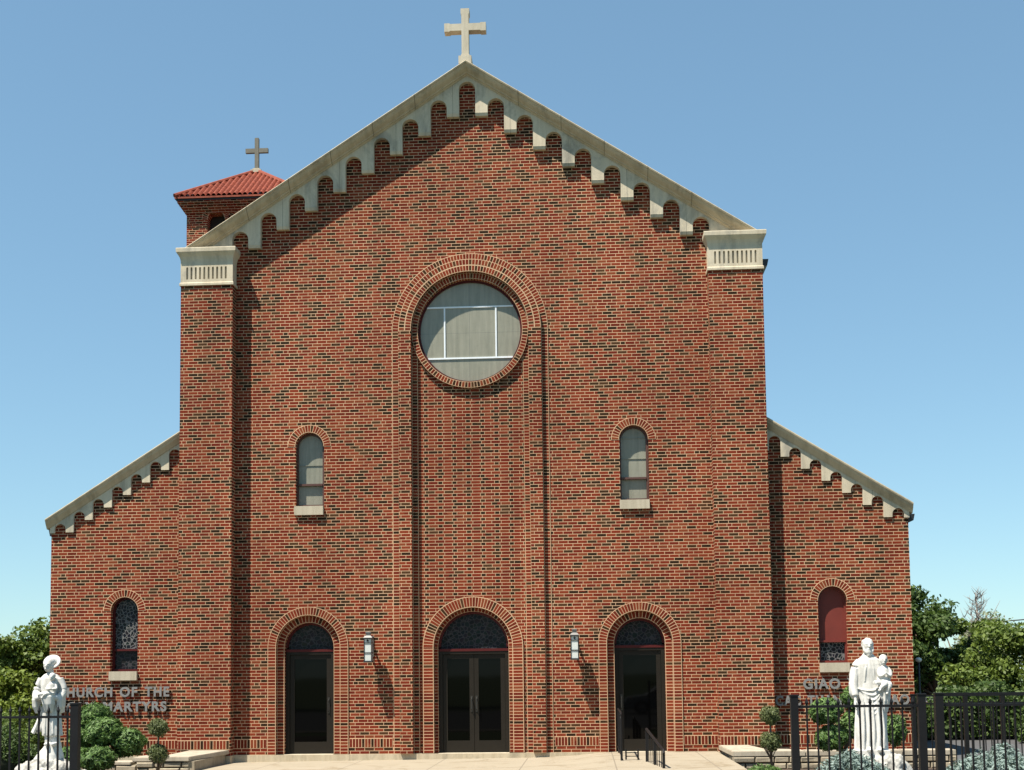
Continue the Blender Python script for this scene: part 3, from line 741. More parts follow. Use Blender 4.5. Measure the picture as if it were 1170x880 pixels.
# ------------------------------------------------------------------ wall lanterns
def lantern(x, label):
    t = thing('wall_lantern', label, 'wall lamp', (x, 0, 1.92), 'lanterns beside the centre door')
    hw, ya, yb = .082, -.40, -.21
    bp = MB(); bp.box(x-.06, x+.06, -.03, -.002, 2.05, 2.5); bp.box(x-.02, x+.02, -.25, -.03, 2.40, 2.44); bp.box(x-.02, x+.02, -.22, -.03, 2.08, 2.11); bp.build('mounting_plate', M['lampmetal'], t)
    f = MB()
    f.box(x-hw-.01, x+hw+.01, ya-.01, yb+.01, 1.93, 1.965); f.box(x-hw-.012, x+hw+.012, ya-.012, yb+.012, 2.42, 2.45)
    for a in (x-hw, x+hw-.014):
        for b in (ya, yb-.014): f.box(a, a+.014, b, b+.014, 1.965, 2.42)
    f.box(x-hw-.004, x+hw+.004, ya-.004, yb+.004, 2.125, 2.142); f.box(x-hw-.004, x+hw+.004, ya-.004, yb+.004, 2.335, 2.352)
    f.build('cage', M['cage'], t)
    g = MB(); g.box(x-hw+.01, x+hw-.01, ya+.01, yb-.01, 1.966, 2.419); g.build('lamp_glass', M['lampglass'], t)
    rr = MB(); rr.tube([(x, ya-.006, 2.386), (x, ya+.006, 2.386)], .022, 12); rr.build('boss', M['iron'], t)
    c = MB(); r0 = [(hw+.012, 2.45), (hw-.02, 2.49), (.045, 2.50), (.045, 2.54), (.055, 2.545), (.055, 2.575), (.0, 2.585)]
    yc = (ya+yb)/2
    for (a, z), (b, z2) in zip(r0, r0[1:]):
        A = [(x-a, yc-a, z), (x+a, yc-a, z), (x+a, yc+a, z), (x-a, yc+a, z)]; B = [(x-b, yc-b, z2), (x+b, yc-b, z2), (x+b, yc+b, z2), (x-b, yc+b, z2)]
        for i in range(4): c.quad([A[i], A[(i+1) % 4], B[(i+1) % 4], B[i]])
    fixn(c.build('cap', M['lampmetal'], t))
lantern(-2.175, 'white glass metal lantern on brick between the left door and the centre door')
lantern(2.165, 'white glass metal lantern on brick between the centre door and the right door')

# ------------------------------------------------------------------ low stone planter walls
def rubble(mb, x0, x1, y0, y1, z0, z1, rows, seed):
    rnd = random.Random(seed); hz = (z1-z0)/rows
    for r in range(rows):
        x = x0
        while x < x1-.01:
            wd = min(rnd.uniform(.18, .42), x1-x); 
            if x1-(x+wd) < .1: wd = x1-x
            j = rnd.uniform(-.02, .02); e = .008; b = .018
            a0, a1, b0, b1 = x+e, x+wd-e, z0+r*hz+e, z0+(r+1)*hz-e
            yy = y0+j
            F = [(a0+b, yy, b0+b), (a1-b, yy+rnd.uniform(-.01, .01), b0+b), (a1-b, yy+rnd.uniform(-.012, .012), b1-b), (a0+b, yy+rnd.uniform(-.01, .01), b1-b)]
            G = [(a0, yy+.03, b0), (a1, yy+.03, b0), (a1, yy+.03, b1), (a0, yy+.03, b1)]
            mb.quad(F)
            for i in range(4): mb.quad([G[i], G[(i+1) % 4], F[(i+1) % 4], F[i]])
            mb.box(a0, a1, yy+.03, y1, b0, b1)
            x += wd
def bevelbox(name, x0, x1, y0, y1, z0, z1, mat, parent, bev=.012):
    o = MB().box(x0, x1, y0, y1, z0, z1).build(name, mat, parent)
    bm = bmesh.new(); bm.from_mesh(o.data); bmesh.ops.remove_doubles(bm, verts=bm.verts, dist=1e-5)
    bmesh.ops.bevel(bm, geom=bm.edges[:], offset=bev, segments=2, affect='EDGES'); bm.to_mesh(o.data); bm.free(); return o
pw = thing('planter_wall', 'low rubble stone wall with pale flat caps at foot of left pilaster', 'stone wall', (-5.9, -2.4, -.2))
def sidewall(mb, x, sgn, y0, y1, z0, z1, seed):
    n0 = len(mb.v); rubble(mb, y0, y1, 0, .2, z0, z1, 2, seed)
    for i in range(n0, len(mb.v)):
        a, b, z = mb.v[i]; mb.v[i] = (x-sgn*b, a, z)
rb = MB(); rubble(rb, -6.35, -5.30, -2.50, -2.2, -.2, .03, 2, 3); rubble(rb, -7.1, -6.36, -2.46, -2.2, -.2, -.03, 1, 5); fixn(rb.build('rubble_course', M['rubble'], pw))
rb = MB(); rb.box(-5.42, -5.21, -2.47, -.32, -.2, .035); fixn(rb.build('side_slab', M['rubble'], pw))
# caps: a long tapering slab flush to the pilaster and thinner stepped slabs to the left
def slab(name, pts, z0, z1, mat, parent):
    mb = MB(); mb.quad([(x, y, z1) for x, y in pts]); mb.quad([(x, y, z0) for x, y in pts])
    for i in range(len(pts)):
        a, b = pts[i], pts[(i+1) % len(pts)]; mb.quad([(*a, z0), (*b, z0), (*b, z1), (*a, z1)])
    o = fixn(mb.build(name, mat, parent))
    bm = bmesh.new(); bm.from_mesh(o.data); bmesh.ops.bevel(bm, geom=bm.edges[:], offset=.012, segments=2, affect='EDGES'); bm.to_mesh(o.data); bm.free(); return o
slab('cap_stone', [(-5.95, -2.5), (-5.30, -2.52), (-5.14, -.29), (-6.0, -.29)], .037, .125, M['ledge'], pw)
slab('cap_stone', [(-6.45, -2.46), (-5.965, -2.5), (-6.01, -1.7), (-6.45, -1.7)], .034, .115, M['ledge'], pw)
slab('cap_stone', [(-6.95, -2.46), (-6.47, -2.48), (-6.47, -1.9), (-6.95, -1.9)], -.028, .03, M['ledge'], pw)
pw2 = thing('planter_wall', 'low rubble stone wall with pale flat caps behind the bearded statue', 'stone wall', (7, -2.4, -.2))
rb = MB(); rubble(rb, 5.14, 9.3, -2.50, -2.2, -.2, .04, 2, 8); fixn(rb.build('rubble_course', M['rubble'], pw2))
rb = MB(); sidewall(rb, 5.16, -1, -2.40, -.05, -.2, .04, 12); fixn(rb.build('side_course', M['rubble'], pw2))
slab('cap_stone', [(5.14, -2.5), (6.5, -2.5), (6.5, -1.9), (5.85, -1.6), (5.7, -.27), (5.10, -.27)], .042, .14, M['ledge'], pw2)
for a, b in ((6.51, 7.4), (7.41, 8.3), (8.31, 9.3)): slab('cap_stone', [(a, -2.5), (b, -2.5), (b, -2.0), (a, -2.0)], .042, .138, M['ledge'], pw2)

# ------------------------------------------------------------------ railings
def hand(name, label, build):
    t = thing(name, label, 'railing', (0, 0, 0)); build(t); return t
def r1(t):
    t.location = (3.04, -2.6, -.004)
    MB().tube([(3.04, -2.65, -.0), (3.04, -2.65, .9)], .022, 8).build('post', M['iron'], t)
    MB().tube([(3.05, -.25, .0), (3.05, -.25, .9)], .022, 8).build('post', M['iron'], t)
    MB().tube([(3.05, -.20, .9), (3.04, -2.70, .9), (3.035, -2.78, .86), (3.035, -2.78, .80)], .020, 8).build('top_rail', M['iron'], t)
    MB().tube([(3.03, -.25, .12), (3.02, -2.65, .12)], .012, 8).build('bottom_rail', M['iron'], t)
    for k in range(4): y = -.7-k*.5; MB().box(3.022, 3.034, y-.006, y+.006, .12, .89).build('baluster', M['iron'], t)
    MB().tube([(3.14, -2.35, -.0), (3.14, -2.35, .20)], .016, 8).build('low_rail_post', M['iron'], t) if False else None
hand('handrail', 'black iron handrail seen end on at left side of the right door landing', r1)
def bs(t):  # low ladder-like frame, built as a lower segment of the railing
    t.location = (3.24, -2.5, -.004)
    for x in (3.13, 3.36): MB().tube([(x, -2.4, -.005), (x, -2.4, .20)], .016, 8).build('post', M['iron'], t)
    for z in (.06, .13): MB().tube([(3.13, -2.4, z), (3.36, -2.4, z)], .008, 6).build('low_rail_bar', M['iron'], t)
bt = hand('low_rail_frame', 'small low black iron railing frame on concrete before the right door', bs); bt['category'] = 'boot scraper'
def r2_(t):
    t.location = (3.6, -4.5, -.22)
    A, B = Vector((3.50, -3.0, .60)), Vector((3.71, -4.7, .30))
    MB().tube([A+Vector((0, .06, -.05)), A, B, B+Vector((.0, -.06, -.05))], .024, 8).build('top_rail', M['iron'], t)
    MB().tube([A-Vector((0, 0, .72)), B-Vector((0, 0, .62))], .014, 8).build('bottom_rail', M['iron'], t)
    for k in (0., .5, 1.):
        p = A.lerp(B, k); MB().box(p.x-.024, p.x+.024, p.y-.024, p.y+.024, -.22, p.z-.01).build('post', M['iron'], t)
    for k in range(1, 8):
        if k == 4: continue
        p = A.lerp(B, k/8); MB().box(p.x-.007, p.x+.007, p.y-.007, p.y+.007, -.12, p.z-.01).build('baluster', M['iron'], t)
hand('handrail', 'black iron handrail sloping towards the street in front of the right door', r2_)
# ------------------------------------------------------------------ iron fences
def picket_mesh(h, spear=True):
    mb = MB(); a = .008; mb.box(-a, a, -a, a, 0, h-.075)
    if spear:
        z = h-.075; b = .018
        R0 = [(.012, z), (b, z+.022), (.006, z+.055), (.001, h)]
        for (r0, z0), (r1_, z1) in zip([(a, z-.002)]+R0, R0):
            for k in range(6):
                t0, t1 = k*math.pi/3, (k+1)*math.pi/3
                mb.quad([(r0*math.cos(t0), r0*math.sin(t0), z0), (r0*math.cos(t1), r0*math.sin(t1), z0), (r1_*math.cos(t1), r1_*math.sin(t1), z1), (r1_*math.cos(t0), r1_*math.sin(t0), z1)])
    return mb
def fence(label, x0, x1, y, ztop, pick, posts, phase, rails=(.0,), spear=True, ph=1.38, postw=.04):
    t = thing('iron_fence', label, 'fence', (x0, y, -.25))
    for px in posts:
        p = MB(); p.box(px-postw, px+postw, y-postw, y+postw, -.25, ztop-.015); p.box(px-postw-.006, px+postw+.006, y-postw-.006, y+postw+.006, ztop-.015, ztop); p.build('post', M['iron'], t)
    for z in rails:
        MB().box(x0, x1, y-.016, y+.016, z-.012, z+.012).build('rail', M['iron'], t)
    proto = None; x = phase
    while x < x1-.03:
        if x > x0+.02 and not any(abs(x-px) < postw+.015 for px in posts):
            if proto is None:
                proto = picket_mesh(ph+.22, spear).build('picket', M['iron'], t); proto.location = (x, y, -.22)
            else:
                c = proto.copy(); C.objects.link(c); c.location = (x, y, -.22)
        x += pick
    return t
fence('black iron spear topped fence in front of the statue with a round hat', -5.3, -2.70, -14.4, 1.40, .0985, (-2.715, -5.2), -5.16, (1.262, -.08))
fence('black iron spear topped fence in front of the bearded statue', 4.40, 5.60, -14.4, 1.405, .1015, (4.42, 5.635), 4.54, (1.288, -.08), postw=.036)
fence('black flat topped iron fence in front of blue green shrub at right', 5.78, 7.9, -14.4, 1.41, .102, (5.80, 7.85), 5.905, (1.395, 1.288, -.08), False, 1.40, .038)
fence('farther black iron fence crossing behind the blue green shrub', 7.95, 14.5, -4.6, 1.22, .10, (8.0, 8.88, 9.50, 11.9, 14.3), 8.1, (1.19, 1.06, -.08), False, 1.2, .034)

# ------------------------------------------------------------------ foliage
def leaves_obj(name, pts, nrm, size, mat, parent, aspect=.55, jitter=.9, up_bias=.0, tint=None):
    n = len(pts); pts = np.asarray(pts); nrm = np.asarray(nrm)
    d = nrm+RNG.normal(size=(n, 3))*jitter; d[:, 2] += up_bias; d /= np.linalg.norm(d, axis=1)[:, None]+1e-9
    t = np.cross(d, RNG.normal(size=(n, 3))); t /= np.linalg.norm(t, axis=1)[:, None]+1e-9
    b = np.cross(d, t); s = size*(.6+.8*RNG.random(n))[:, None]
    V = np.empty((n, 4, 3)); V[:, 0] = pts-t*s*.5; V[:, 1] = pts+b*s*aspect*.5; V[:, 2] = pts+t*s*.5; V[:, 3] = pts-b*s*aspect*.5
    return quads(name, V, mat, parent, tint if tint is not None else RNG.random(n))
def quads(name, V, mat, parent, tint):
    n = len(V); me = bpy.data.meshes.new(name); me.vertices.add(n*4); me.vertices.foreach_set('co', V.reshape(-1))
    me.loops.add(n*4); me.loops.foreach_set('vertex_index', np.arange(n*4)); me.polygons.add(n)
    me.polygons.foreach_set('loop_start', np.arange(n)*4); me.update(calc_edges=True)
    at = me.attributes.new('tint', 'FLOAT', 'FACE'); at.data.foreach_set('value', np.asarray(tint, dtype=np.float32))
    me.materials.append(mat); o = bpy.data.objects.new(name, me); C.objects.link(o)
    if parent is not None: o.parent = parent; o.matrix_parent_inverse = Matrix.Translation(-world_loc(parent))
    return o
def blob_points(c, r, n, shell=.35):
    d = RNG.normal(size=(n, 3)); d /= np.linalg.norm(d, axis=1)[:, None]
    rad = 1-shell*RNG.random(n)**1.6
    lump = 1+.13*np.sin(d[:, 0]*5+c[0]*3)*np.cos(d[:, 2]*6+c[1])+.08*np.sin(d[:, 0]*11+c[2]*9)*np.sin(d[:, 2]*9+d[:, 1]*8)
    return np.asarray(c)+d*(rad*lump)[:, None]*np.asarray(r), d
def tree(label, x, y, zb, crown, leafn, size, mat, name='tree', nblob=26, trunk=.12, group=None, seed=0, bark='bark', trunks=None, twiggy=0):
    """crown = (cx,cy,cz,rx,ry,rz)"""
    rs = np.random.default_rng(seed+11)
    t = thing(name, label, 'tree', (x, y, zb), group)
    cx, cy, cz, rx, ry, rz = crown
    tm = MB(); fork = Vector((x+(cx-x)*.4, y, zb+(cz-zb)*.45))
    tm.tube([(x, y, zb), (x+(cx-x)*.2, y, zb+(cz-zb)*.25), fork, (cx, cy, cz+rz*.4)], [trunk*1.2, trunk, trunk*.8, trunk*.25], 9)
    P, D = [], []
    per = leafn//nblob
    for k in range(nblob):
        d = rs.normal(size=3); d /= np.linalg.norm(d); rr = rs.random()**.45*.86
        c = np.array([cx+d[0]*rx*rr, cy+d[1]*ry*rr, cz+d[2]*rz*rr])
        br = np.array([rx, ry, rz])*rs.uniform(.20, .36); br[:] = br.mean()*np.array([1.1, 1.1, .85])
        p, q = blob_points(c, br, per, .75); P.append(p); D.append(q)
        if k % 2 == 0 or twiggy: 
            mid = fork.lerp(Vector(c), .5)+Vector(rs.normal(size=3)*.08)
            tm.tube([fork, mid, tuple(c)], [trunk*.4, trunk*.25, .012], 6)
        for _ in range(twiggy):
            e = Vector(c)+Vector((rs.normal()*.35, rs.normal()*.35, abs(rs.normal())*.28)); tm.tube([tuple(c), tuple(e)], [.022, .006], 5)
    tm.build('trunk', M[bark], t, True)
    leaves_obj('crown', np.concatenate(P), np.concatenate(D), size, M[mat], t, .6, .9, .35)
    return t
G_ = 'trees beside the church'
# left side, beyond the corner
tree('tall loose green tree at the left corner of the brick church', -14.4, 10, -.2, (-14.0, 10, 1.9, 1.25, 1.6, 1.75), 12000, .13, 'leaf_tree', nblob=30, seed=1)
tree('leafy green tree behind the statue with a round hat', -15.6, 9, -.2, (-15.3, 9, 1.45, 1.5, 1.6, 1.55), 14000, .13, 'leaf_tree', seed=2)
tree('leafy green tree at far left edge of the picture', -17.6, 11, -.2, (-17.4, 11, 1.5, 1.8, 1.7, 1.6), 12000, .13, 'leaf_tree', seed=3)
tree('lower bright bushy tree behind the left iron fence', -13.4, 5.5, -.2, (-13.2, 5.5, .9, 1.7, 1.3, 1.2), 12000, .12, 'leaf_bright', seed=4)
# right side
tree('dark green dense tree touching the right corner of the church', 13.2, 12, -.2, (12.2, 12.5, 2.2, 1.30, 1.8, 2.15), 20000, .14, 'leaf_dark', nblob=34, seed=5)
tree('green tree right of the dark tree beside the church', 14.9, 10.5, -.2, (14.5, 10.5, 1.55, 1.8, 1.5, 1.6), 17000, .13, 'leaf_tree', seed=6)
tree('mid green bushy tree between the bare tree and picture edge', 16.2, 9.5, -.2, (16.2, 9.5, 1.3, 1.7, 1.5, 1.5), 15000, .13, 'leaf_tree', seed=7)
tree('bright yellow green tree at the right edge of the picture', 17.1, 8, -.2, (17.3, 8, 1.15, 1.5, 1.5, 1.35), 12000, .13, 'leaf_bright', seed=8)
tree('pale half bare tree with grey twigs behind the green trees', 18.2, 22, -.2, (18.1, 22, 2.6, 2.9, 1.6, 1.75), 11000, .12, 'leaf_grey', nblob=24, seed=9, bark='barebark', trunk=.08, twiggy=12)
tree('small dark tree low at the foot of the far right fence', 14.4, 5.2, -.2, (14.6, 5.2, .45, 2.6, .9, .9), 9000, .12, 'leaf_dark', seed=10)

def bareskeleton(x, y, zb, top):
    t = thing('bare_tree', 'leafless grey treetop rising above the pale half bare tree', 'tree', (x, y, zb)); rs = random.Random(4)
    mb = MB(); mb.tube([(x, y, zb), (x+.05, y, zb+(top-zb)*.6), (x, y, top)], [.12, .07, .012], 8)
    for k in range(46):
        z = top-.1-(k/46)*2.3; a = rs.uniform(0, 6.28); L = .2+(top-z)*.30*rs.uniform(.5, 1.1)
        e = (x+math.cos(a)*L, y+math.sin(a)*L, z+L*.75); mb.tube([(x, y, z), e], [.014, .004], 5)
        for q in range(4):
            f = rs.uniform(.3, .9); s_ = Vector((x, y, z)).lerp(Vector(e), f); mb.tube([s_, s_+Vector((rs.uniform(-.3, .3), rs.uniform(-.3, .3), rs.uniform(.1, .4)))], [.012, .004], 4)
    mb.build('trunk', M['barebark'], t, True)
tree('leafy green tree filling the gap beside the dark tree', 13.9, 13, -.2, (14.3, 13.5, 2.1, 1.3, 1.3, 1.5), 13000, .13, 'leaf_tree', seed=21)
bareskeleton(16.95, 21.5, -.2, 4.45)

def tuft_ball(c, r, n, size, mat, parent, name='foliage', flat=1.):
    rr = (r, r, r*flat)
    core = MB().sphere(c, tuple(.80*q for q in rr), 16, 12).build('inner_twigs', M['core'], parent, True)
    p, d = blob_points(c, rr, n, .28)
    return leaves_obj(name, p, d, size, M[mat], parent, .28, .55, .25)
def cloud_shrub(name, label, base, balls, mat, n=4600, size=.095, group=None, trunk=.035):
    t = thing(name, label, 'shrub', base, group)
    tm = MB(); fork = Vector(base)+Vector((0, 0, .25))
    tm.tube([base, fork], [trunk*1.2, trunk], 8)
    for b in balls: tm.tube([fork, fork.lerp(Vector(b[:3]), .6)+Vector((0, 0, .03)), b[:3]], [trunk, trunk*.7, trunk*.5], 7)
    tm.build('trunk', M['bark'], t, True)
    for b in balls: tuft_ball(b[:3], b[3], int(n*(b[3]/.4)**2), size, mat, t, 'foliage_pad', b[4] if len(b) > 4 else 1.)
    return t
cloud_shrub('juniper_shrub', 'large cloud pruned green juniper beside the statue with a round hat', (-6.5, -3.8, -.12),
    [(-6.74, -3.6, .96, .29, .8), (-6.45, -3.9, .68, .34, .78), (-6.03, -3.8, .48, .31, .85), (-6.45, -4.2, .20, .32, .72), (-6.95, -3.6, .60, .28, .85), (-6.95, -4.1, .22, .26, .8)], 'needle')
cloud_shrub('juniper_shrub', 'cloud pruned green juniper with stacked pads behind the bearded statue', (7.0, -3.6, -.12),
    [(6.62, -4.0, .93, .29, .8), (6.70, -4.0, .46, .28, .82), (7.24, -3.5, 1.14, .24, 1.0), (7.22, -3.5, .66, .29, .9), (7.84, -3.9, .58, .20, 1.3)], 'needle')
def topiary(label, x, y, zs):
    t = thing('topiary_shrub', label, 'topiary', (x, y, -.15), 'two ball topiaries'); tm = MB()
    tm.tube([(x, y, -.2), (x+.01, y, zs[0]), (x, y, zs[1])], [.028, .02, .014], 7); rs = random.Random(int(x*7))
    for k in range(8):
        a = rs.uniform(0, 6.28); tm.tube([(x, y, zs[0]-.32), (x+.16*math.cos(a), y+.16*math.sin(a), zs[0]-.05)], [.010, .005], 5)
    tm.build('trunk', M['bark'], t, True)
    for z, r in zip(zs, (.19, .18)):
        p, d = blob_points((x, y, z), (r, r, r*.9), 2600, .6); leaves_obj('foliage_ball', p, d, .05, M['needle_olive'], t, .3, .7, .2)
topiary('small two ball topiary in front of left pale stone cap', -5.24, -4.5, (.31, .77))
topiary('small two ball topiary beside the right fence post', 5.57, -4.5, (.43, .88))
def spreading(name, label, x, y, z0, rx, ry, h, mat, n, size, seed, cat='shrub'):
    t = thing(name, label, cat, (x, y, z0)); rs = np.random.default_rng(seed)
    sm = MB()
    for k in range(9):
        a = rs.uniform(0, 6.28); sm.tube([(x, y, z0), (x+rx*.5*math.cos(a), y+ry*.5*math.sin(a), z0+h*.7)], [.02, .008], 5)
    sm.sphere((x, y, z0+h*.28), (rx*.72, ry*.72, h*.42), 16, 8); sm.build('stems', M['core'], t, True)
    P, D = [], []
    for k in range(26):
        a = rs.uniform(0, 6.28); q = rs.random()**.5; c = (x+rx*.8*q*math.cos(a), y+ry*.8*q*math.sin(a), z0+h*(.35+.5*(1-q*q)*rs.uniform(.75, 1.05)))
        p, d = blob_points(c, (rx*.25, ry*.25, h*.25), n//26, .8); P.append(p); D.append(d)
    leaves_obj('foliage', np.concatenate(P), np.concatenate(D), size, M[mat], t, .28, .6, .5)
spreading('blue_juniper', 'blue green spreading juniper at foot of the bearded statue', 6.12, -8.6, -.15, .62, .6, .62, 'needle_blue', 9000, .07, 1)
spreading('blue_juniper', 'large blue green spreading juniper behind the flat topped fence', 8.05, -9.0, -.15, .80, .7, .72, 'needle_blue', 12000, .07, 2)
spreading('blue_juniper', 'blue green juniper in front of rock under statue with a round hat', -4.72, -9.4, -.2, .5, .45, .58, 'needle_blue', 6000, .065, 3)
spreading('yew_shrub', 'low bright green mound at foot of the right topiary', 5.27, -6.0, -.2, .40, .4, .34, 'needle', 6000, .06, 4)
spreading('dark_shrub', 'dark low shrub behind the left iron fence at picture edge', -8.9, -3.0, -.2, .85, .7, 1.0, 'leaf_dark', 9000, .08, 6)
hd = thing('hedge', 'dense dark hedge behind the black fences right of the church', 'hedge', (14, 7.5, -.2))
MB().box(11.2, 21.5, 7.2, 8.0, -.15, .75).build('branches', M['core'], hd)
hx_ = RNG.uniform(10.9, 21.8, 30000); hp = np.stack([hx_, RNG.uniform(6.8, 8.4, 30000), -.1+(1.15+.22*np.sin(hx_*2.1)+.15*np.sin(hx_*5.3+1))*RNG.random(30000)**.8], 1)
leaves_obj('foliage', hp, np.tile([0, -1, .3], (30000, 1)), .11, M['leaf_dark'], hd, .6, .9, .2)
spreading('dark_shrub', 'dark shrub between the left brick corner and the hat statue', -10.2, .5, -.2, 1.1, .9, 1.1, 'leaf_tree', 9000, .10, 7)

# ------------------------------------------------------------------ statues
class SMB(MB):
    """statue builder: limbs follow a smooth curve through their joints"""
    def tube(s, pts, rad, seg=8, cap=True):
        if not hasattr(rad, '__len__'): rad = [rad]*len(pts)
        if len(pts) < 3: return super().tube(pts, rad, seg, cap)
        P = [Vector(p) for p in pts]; P = [P[0]*2-P[1]]+P+[P[-1]*2-P[-2]]; Rr = [rad[0]]+list(rad)+[rad[-1]]; o, r = [], []
        for i in range(1, len(P)-2):
            for k in range(5):
                t = k/5; a, b, c_, d = P[i-1], P[i], P[i+1], P[i+2]
                o.append(.5*((2*b)+(c_-a)*t+(2*a-5*b+4*c_-d)*t*t+(3*b-a-3*c_+d)*t**3)); r.append(Rr[i]*(1-t)+Rr[i+1]*t)
        o.append(P[-2]); r.append(Rr[-2]); return super().tube(o, r, seg, cap)
def loft(mb, secs, seg=72):
    """secs: (z, cx, cy, rx, ry, fold amplitude, fold count, phase)"""
    base = len(mb.v)
    for (z, cx, cy, rx, ry, fa, nf, ph) in secs:
        for k in range(seg):
            a = 2*math.pi*k/seg
            f = 1+fa*(math.sin(nf*a+ph)+.5*math.sin((nf*1.7//1)*a+ph*2.1)) if fa else 1
            mb.v.append((cx+rx*math.cos(a)*f, cy+ry*math.sin(a)*f, z))
    for i in range(len(secs)-1):
        for k in range(seg):
            a, b = base+i*seg+k, base+i*seg+(k+1) % seg; mb.f.append((a, b, b+seg, a+seg)); mb.uv.append([(0, 0)]*4)
    mb.f.append(tuple(base+k for k in reversed(range(seg)))); mb.uv.append([(0, 0)]*seg)
    e = base+(len(secs)-1)*seg; mb.f.append(tuple(e+k for k in range(seg))); mb.uv.append([(0, 0)]*seg)
def fuse(mb, name, parent, voxel=.008, sm=1, mat='statue'):
    o = mb.build(name, M[mat], parent)
    bm = bmesh.new(); bm.from_mesh(o.data); bmesh.ops.recalc_face_normals(bm, faces=bm.faces); bm.to_mesh(o.data); bm.free()
    md = o.modifiers.new('r', 'REMESH'); md.mode = 'VOXEL'; md.voxel_size = voxel; md.use_smooth_shade = True
    m2 = o.modifiers.new('s', 'SMOOTH'); m2.iterations = sm; m2.factor = .5
    dg = bpy.context.evaluated_depsgraph_get(); me = bpy.data.meshes.new_from_object(o.evaluated_get(dg)); o.modifiers.clear(); o.data = me
    if not me.materials: me.materials.append(M[mat])
    return o
def hand_(mb, p, d, side, s=1.):
    """palm and five fingers continuing along direction d from wrist p"""
    p = Vector(p); d = Vector(d).normalized(); w_ = Vector(side).normalized()
    mb.tube([p, p+d*.05*s, p+d*.085*s], [.024*s, .034*s, .030*s], 10)
    for i, L in enumerate((.060, .070, .066, .052)):
        o_ = w_*(-.027+.018*i)*s; a = p+d*.075*s+o_; mb.tube([a, a+d*L*.55*s, a+d*L*s+Vector((0, -.012*s, -.012*s))], [.0105*s, .0095*s, .0075*s], 7)
    mb.tube([p+d*.02*s-w_*.02*s, p+d*.05*s-w_*.045*s, p+d*.085*s-w_*.05*s], [.013*s, .011*s, .009*s], 7)
def head(mb, c, s, beard=False, turn=0.):
    x, y, z = c
    mb.sphere((x, y, z), (.078*s, .092*s, .108*s), 20, 16)               # skull
    mb.sphere((x, y-.030*s, z-.055*s), (.055*s, .060*s, .062*s), 16, 12)  # jaw
    mb.tube([(x+turn*.02, y-.088*s, z+.02*s), (x+turn*.02, y-.112*s, z-.025*s)], [.010*s, .017*s], 8)  # nose
    for e in (-1, 1):
        mb.tube([(x+e*.012*s, y-.085*s, z+.030*s), (x+e*.050*s, y-.070*s, z+.030*s)], [.010*s, .009*s], 7)   # brow
        mb.sphere((x+e*.078*s, y-.0*s, z-.01*s), (.012*s, .020*s, .030*s), 8, 8)                              # ear
    mb.tube([(x-.024*s, y-.088*s, z-.058*s), (x, y-.095*s, z-.056*s), (x+.024*s, y-.088*s, z-.058*s)], .008*s, 7)  # lips
    if beard:
        mb.sphere((x, y-.055*s, z-.100*s), (.055*s, .048*s, .062*s), 14, 10); mb.sphere((x, y-.065*s, z-.14*s), (.035*s, .032*s, .05*s), 12, 8)
        for e in (-1, 1): mb.tube([(x+e*.07*s, y-.02*s, z-.01*s), (x+e*.062*s, y-.045*s, z-.08*s), (x+e*.02*s, y-.07*s, z-.13*s)], [.016*s, .022*s, .02*s], 8)
        rs = random.Random(3)
        mb.sphere((x, y+.020*s, z+.020*s), (.094*s, .095*s, .096*s), 16, 12)
        for k in range(60):                                                   # hair curls
            a = rs.uniform(-.45, math.pi+.45); b = rs.uniform(-.3, 1.5)
            mb.sphere((x+.086*s*math.cos(a)*math.cos(b), y+.018*s+.088*s*math.sin(a)*math.cos(b), z+.020*s+.090*s*math.sin(b)), .018*s, 8, 6)
def rock(label, x, y, z0, z1, rx, ry, seed):
    t = thing('rock_pedestal', label, 'rock', (x, y, z0)); rs = np.random.default_rng(seed); mb = MB()
    mb.sphere((x, y, z0), (rx, ry, z1-z0), 40, 28)
    for k in range(26):
        a = rs.uniform(0, 6.28); q = rs.uniform(.45, .98); h = (z1-z0)*math.sqrt(max(0, 1-q*q))
        mb.sphere((x+rx*q*math.cos(a), y+ry*q*math.sin(a), z0+h*rs.uniform(.6, .97)), tuple(rs.uniform(.08, .17, 3)), 12, 8)
    o = fuse(mb, 'boulder', t, .02, 1, 'rock')
    me = o.data; n_ = len(me.vertices); co = np.empty(n_*3); me.vertices.foreach_get('co', co); co = co.reshape(-1, 3)
    d = .012*np.sin(co[:, 0]*37+co[:, 2]*23)*np.cos(co[:, 1]*31+co[:, 2]*19)+.008*np.sin(co[:, 0]*80+co[:, 1]*70)*np.sin(co[:, 2]*90)
    co[:, 2] += d; co[:, 1] -= d; me.vertices.foreach_set('co', co.reshape(-1)); me.update()
    return t

# bearded man carrying a child on his left arm
X, Y, Z = 6.86, -6.5, .36
rock('pale craggy rock base under the bearded statue', X+.10, Y, -.25, Z+.03, .60, .50, 5)
st = thing('statue', 'white statue of bearded robed man holding a child behind the right fence', 'statue', (X, Y, Z))
mb = SMB()
mb.box(X-.25, X+.25, Y-.2, Y+.2, Z-.06, Z+.035)
loft(mb, [(Z+.02, X-.0, Y, .255, .20, .045, 9, 0), (Z+.12, X-.0, Y, .250, .195, .05, 9, .2), (Z+.4, X+.0, Y, .238, .175, .055, 9, .5), (Z+.7, X+.02, Y, .235, .17, .05, 9, .9), (Z+.95, X+.02, Y, .225, .165, .04, 9, 1.3),
          (Z+1.12, X, Y, .205, .15, .03, 8, 1.6), (Z+1.3, X, Y, .210, .145, .018, 8, 2), (Z+1.38, X-.01, Y, .205, .135, .01, 7, 2), (Z+1.45, X-.01, Y, .165, .115, 0, 7, 2), (Z+1.50, X-.01, Y-.0, .105, .085, 0, 7, 2), (Z+1.56, X-.01, Y, .06, .06, 0, 7, 2)])
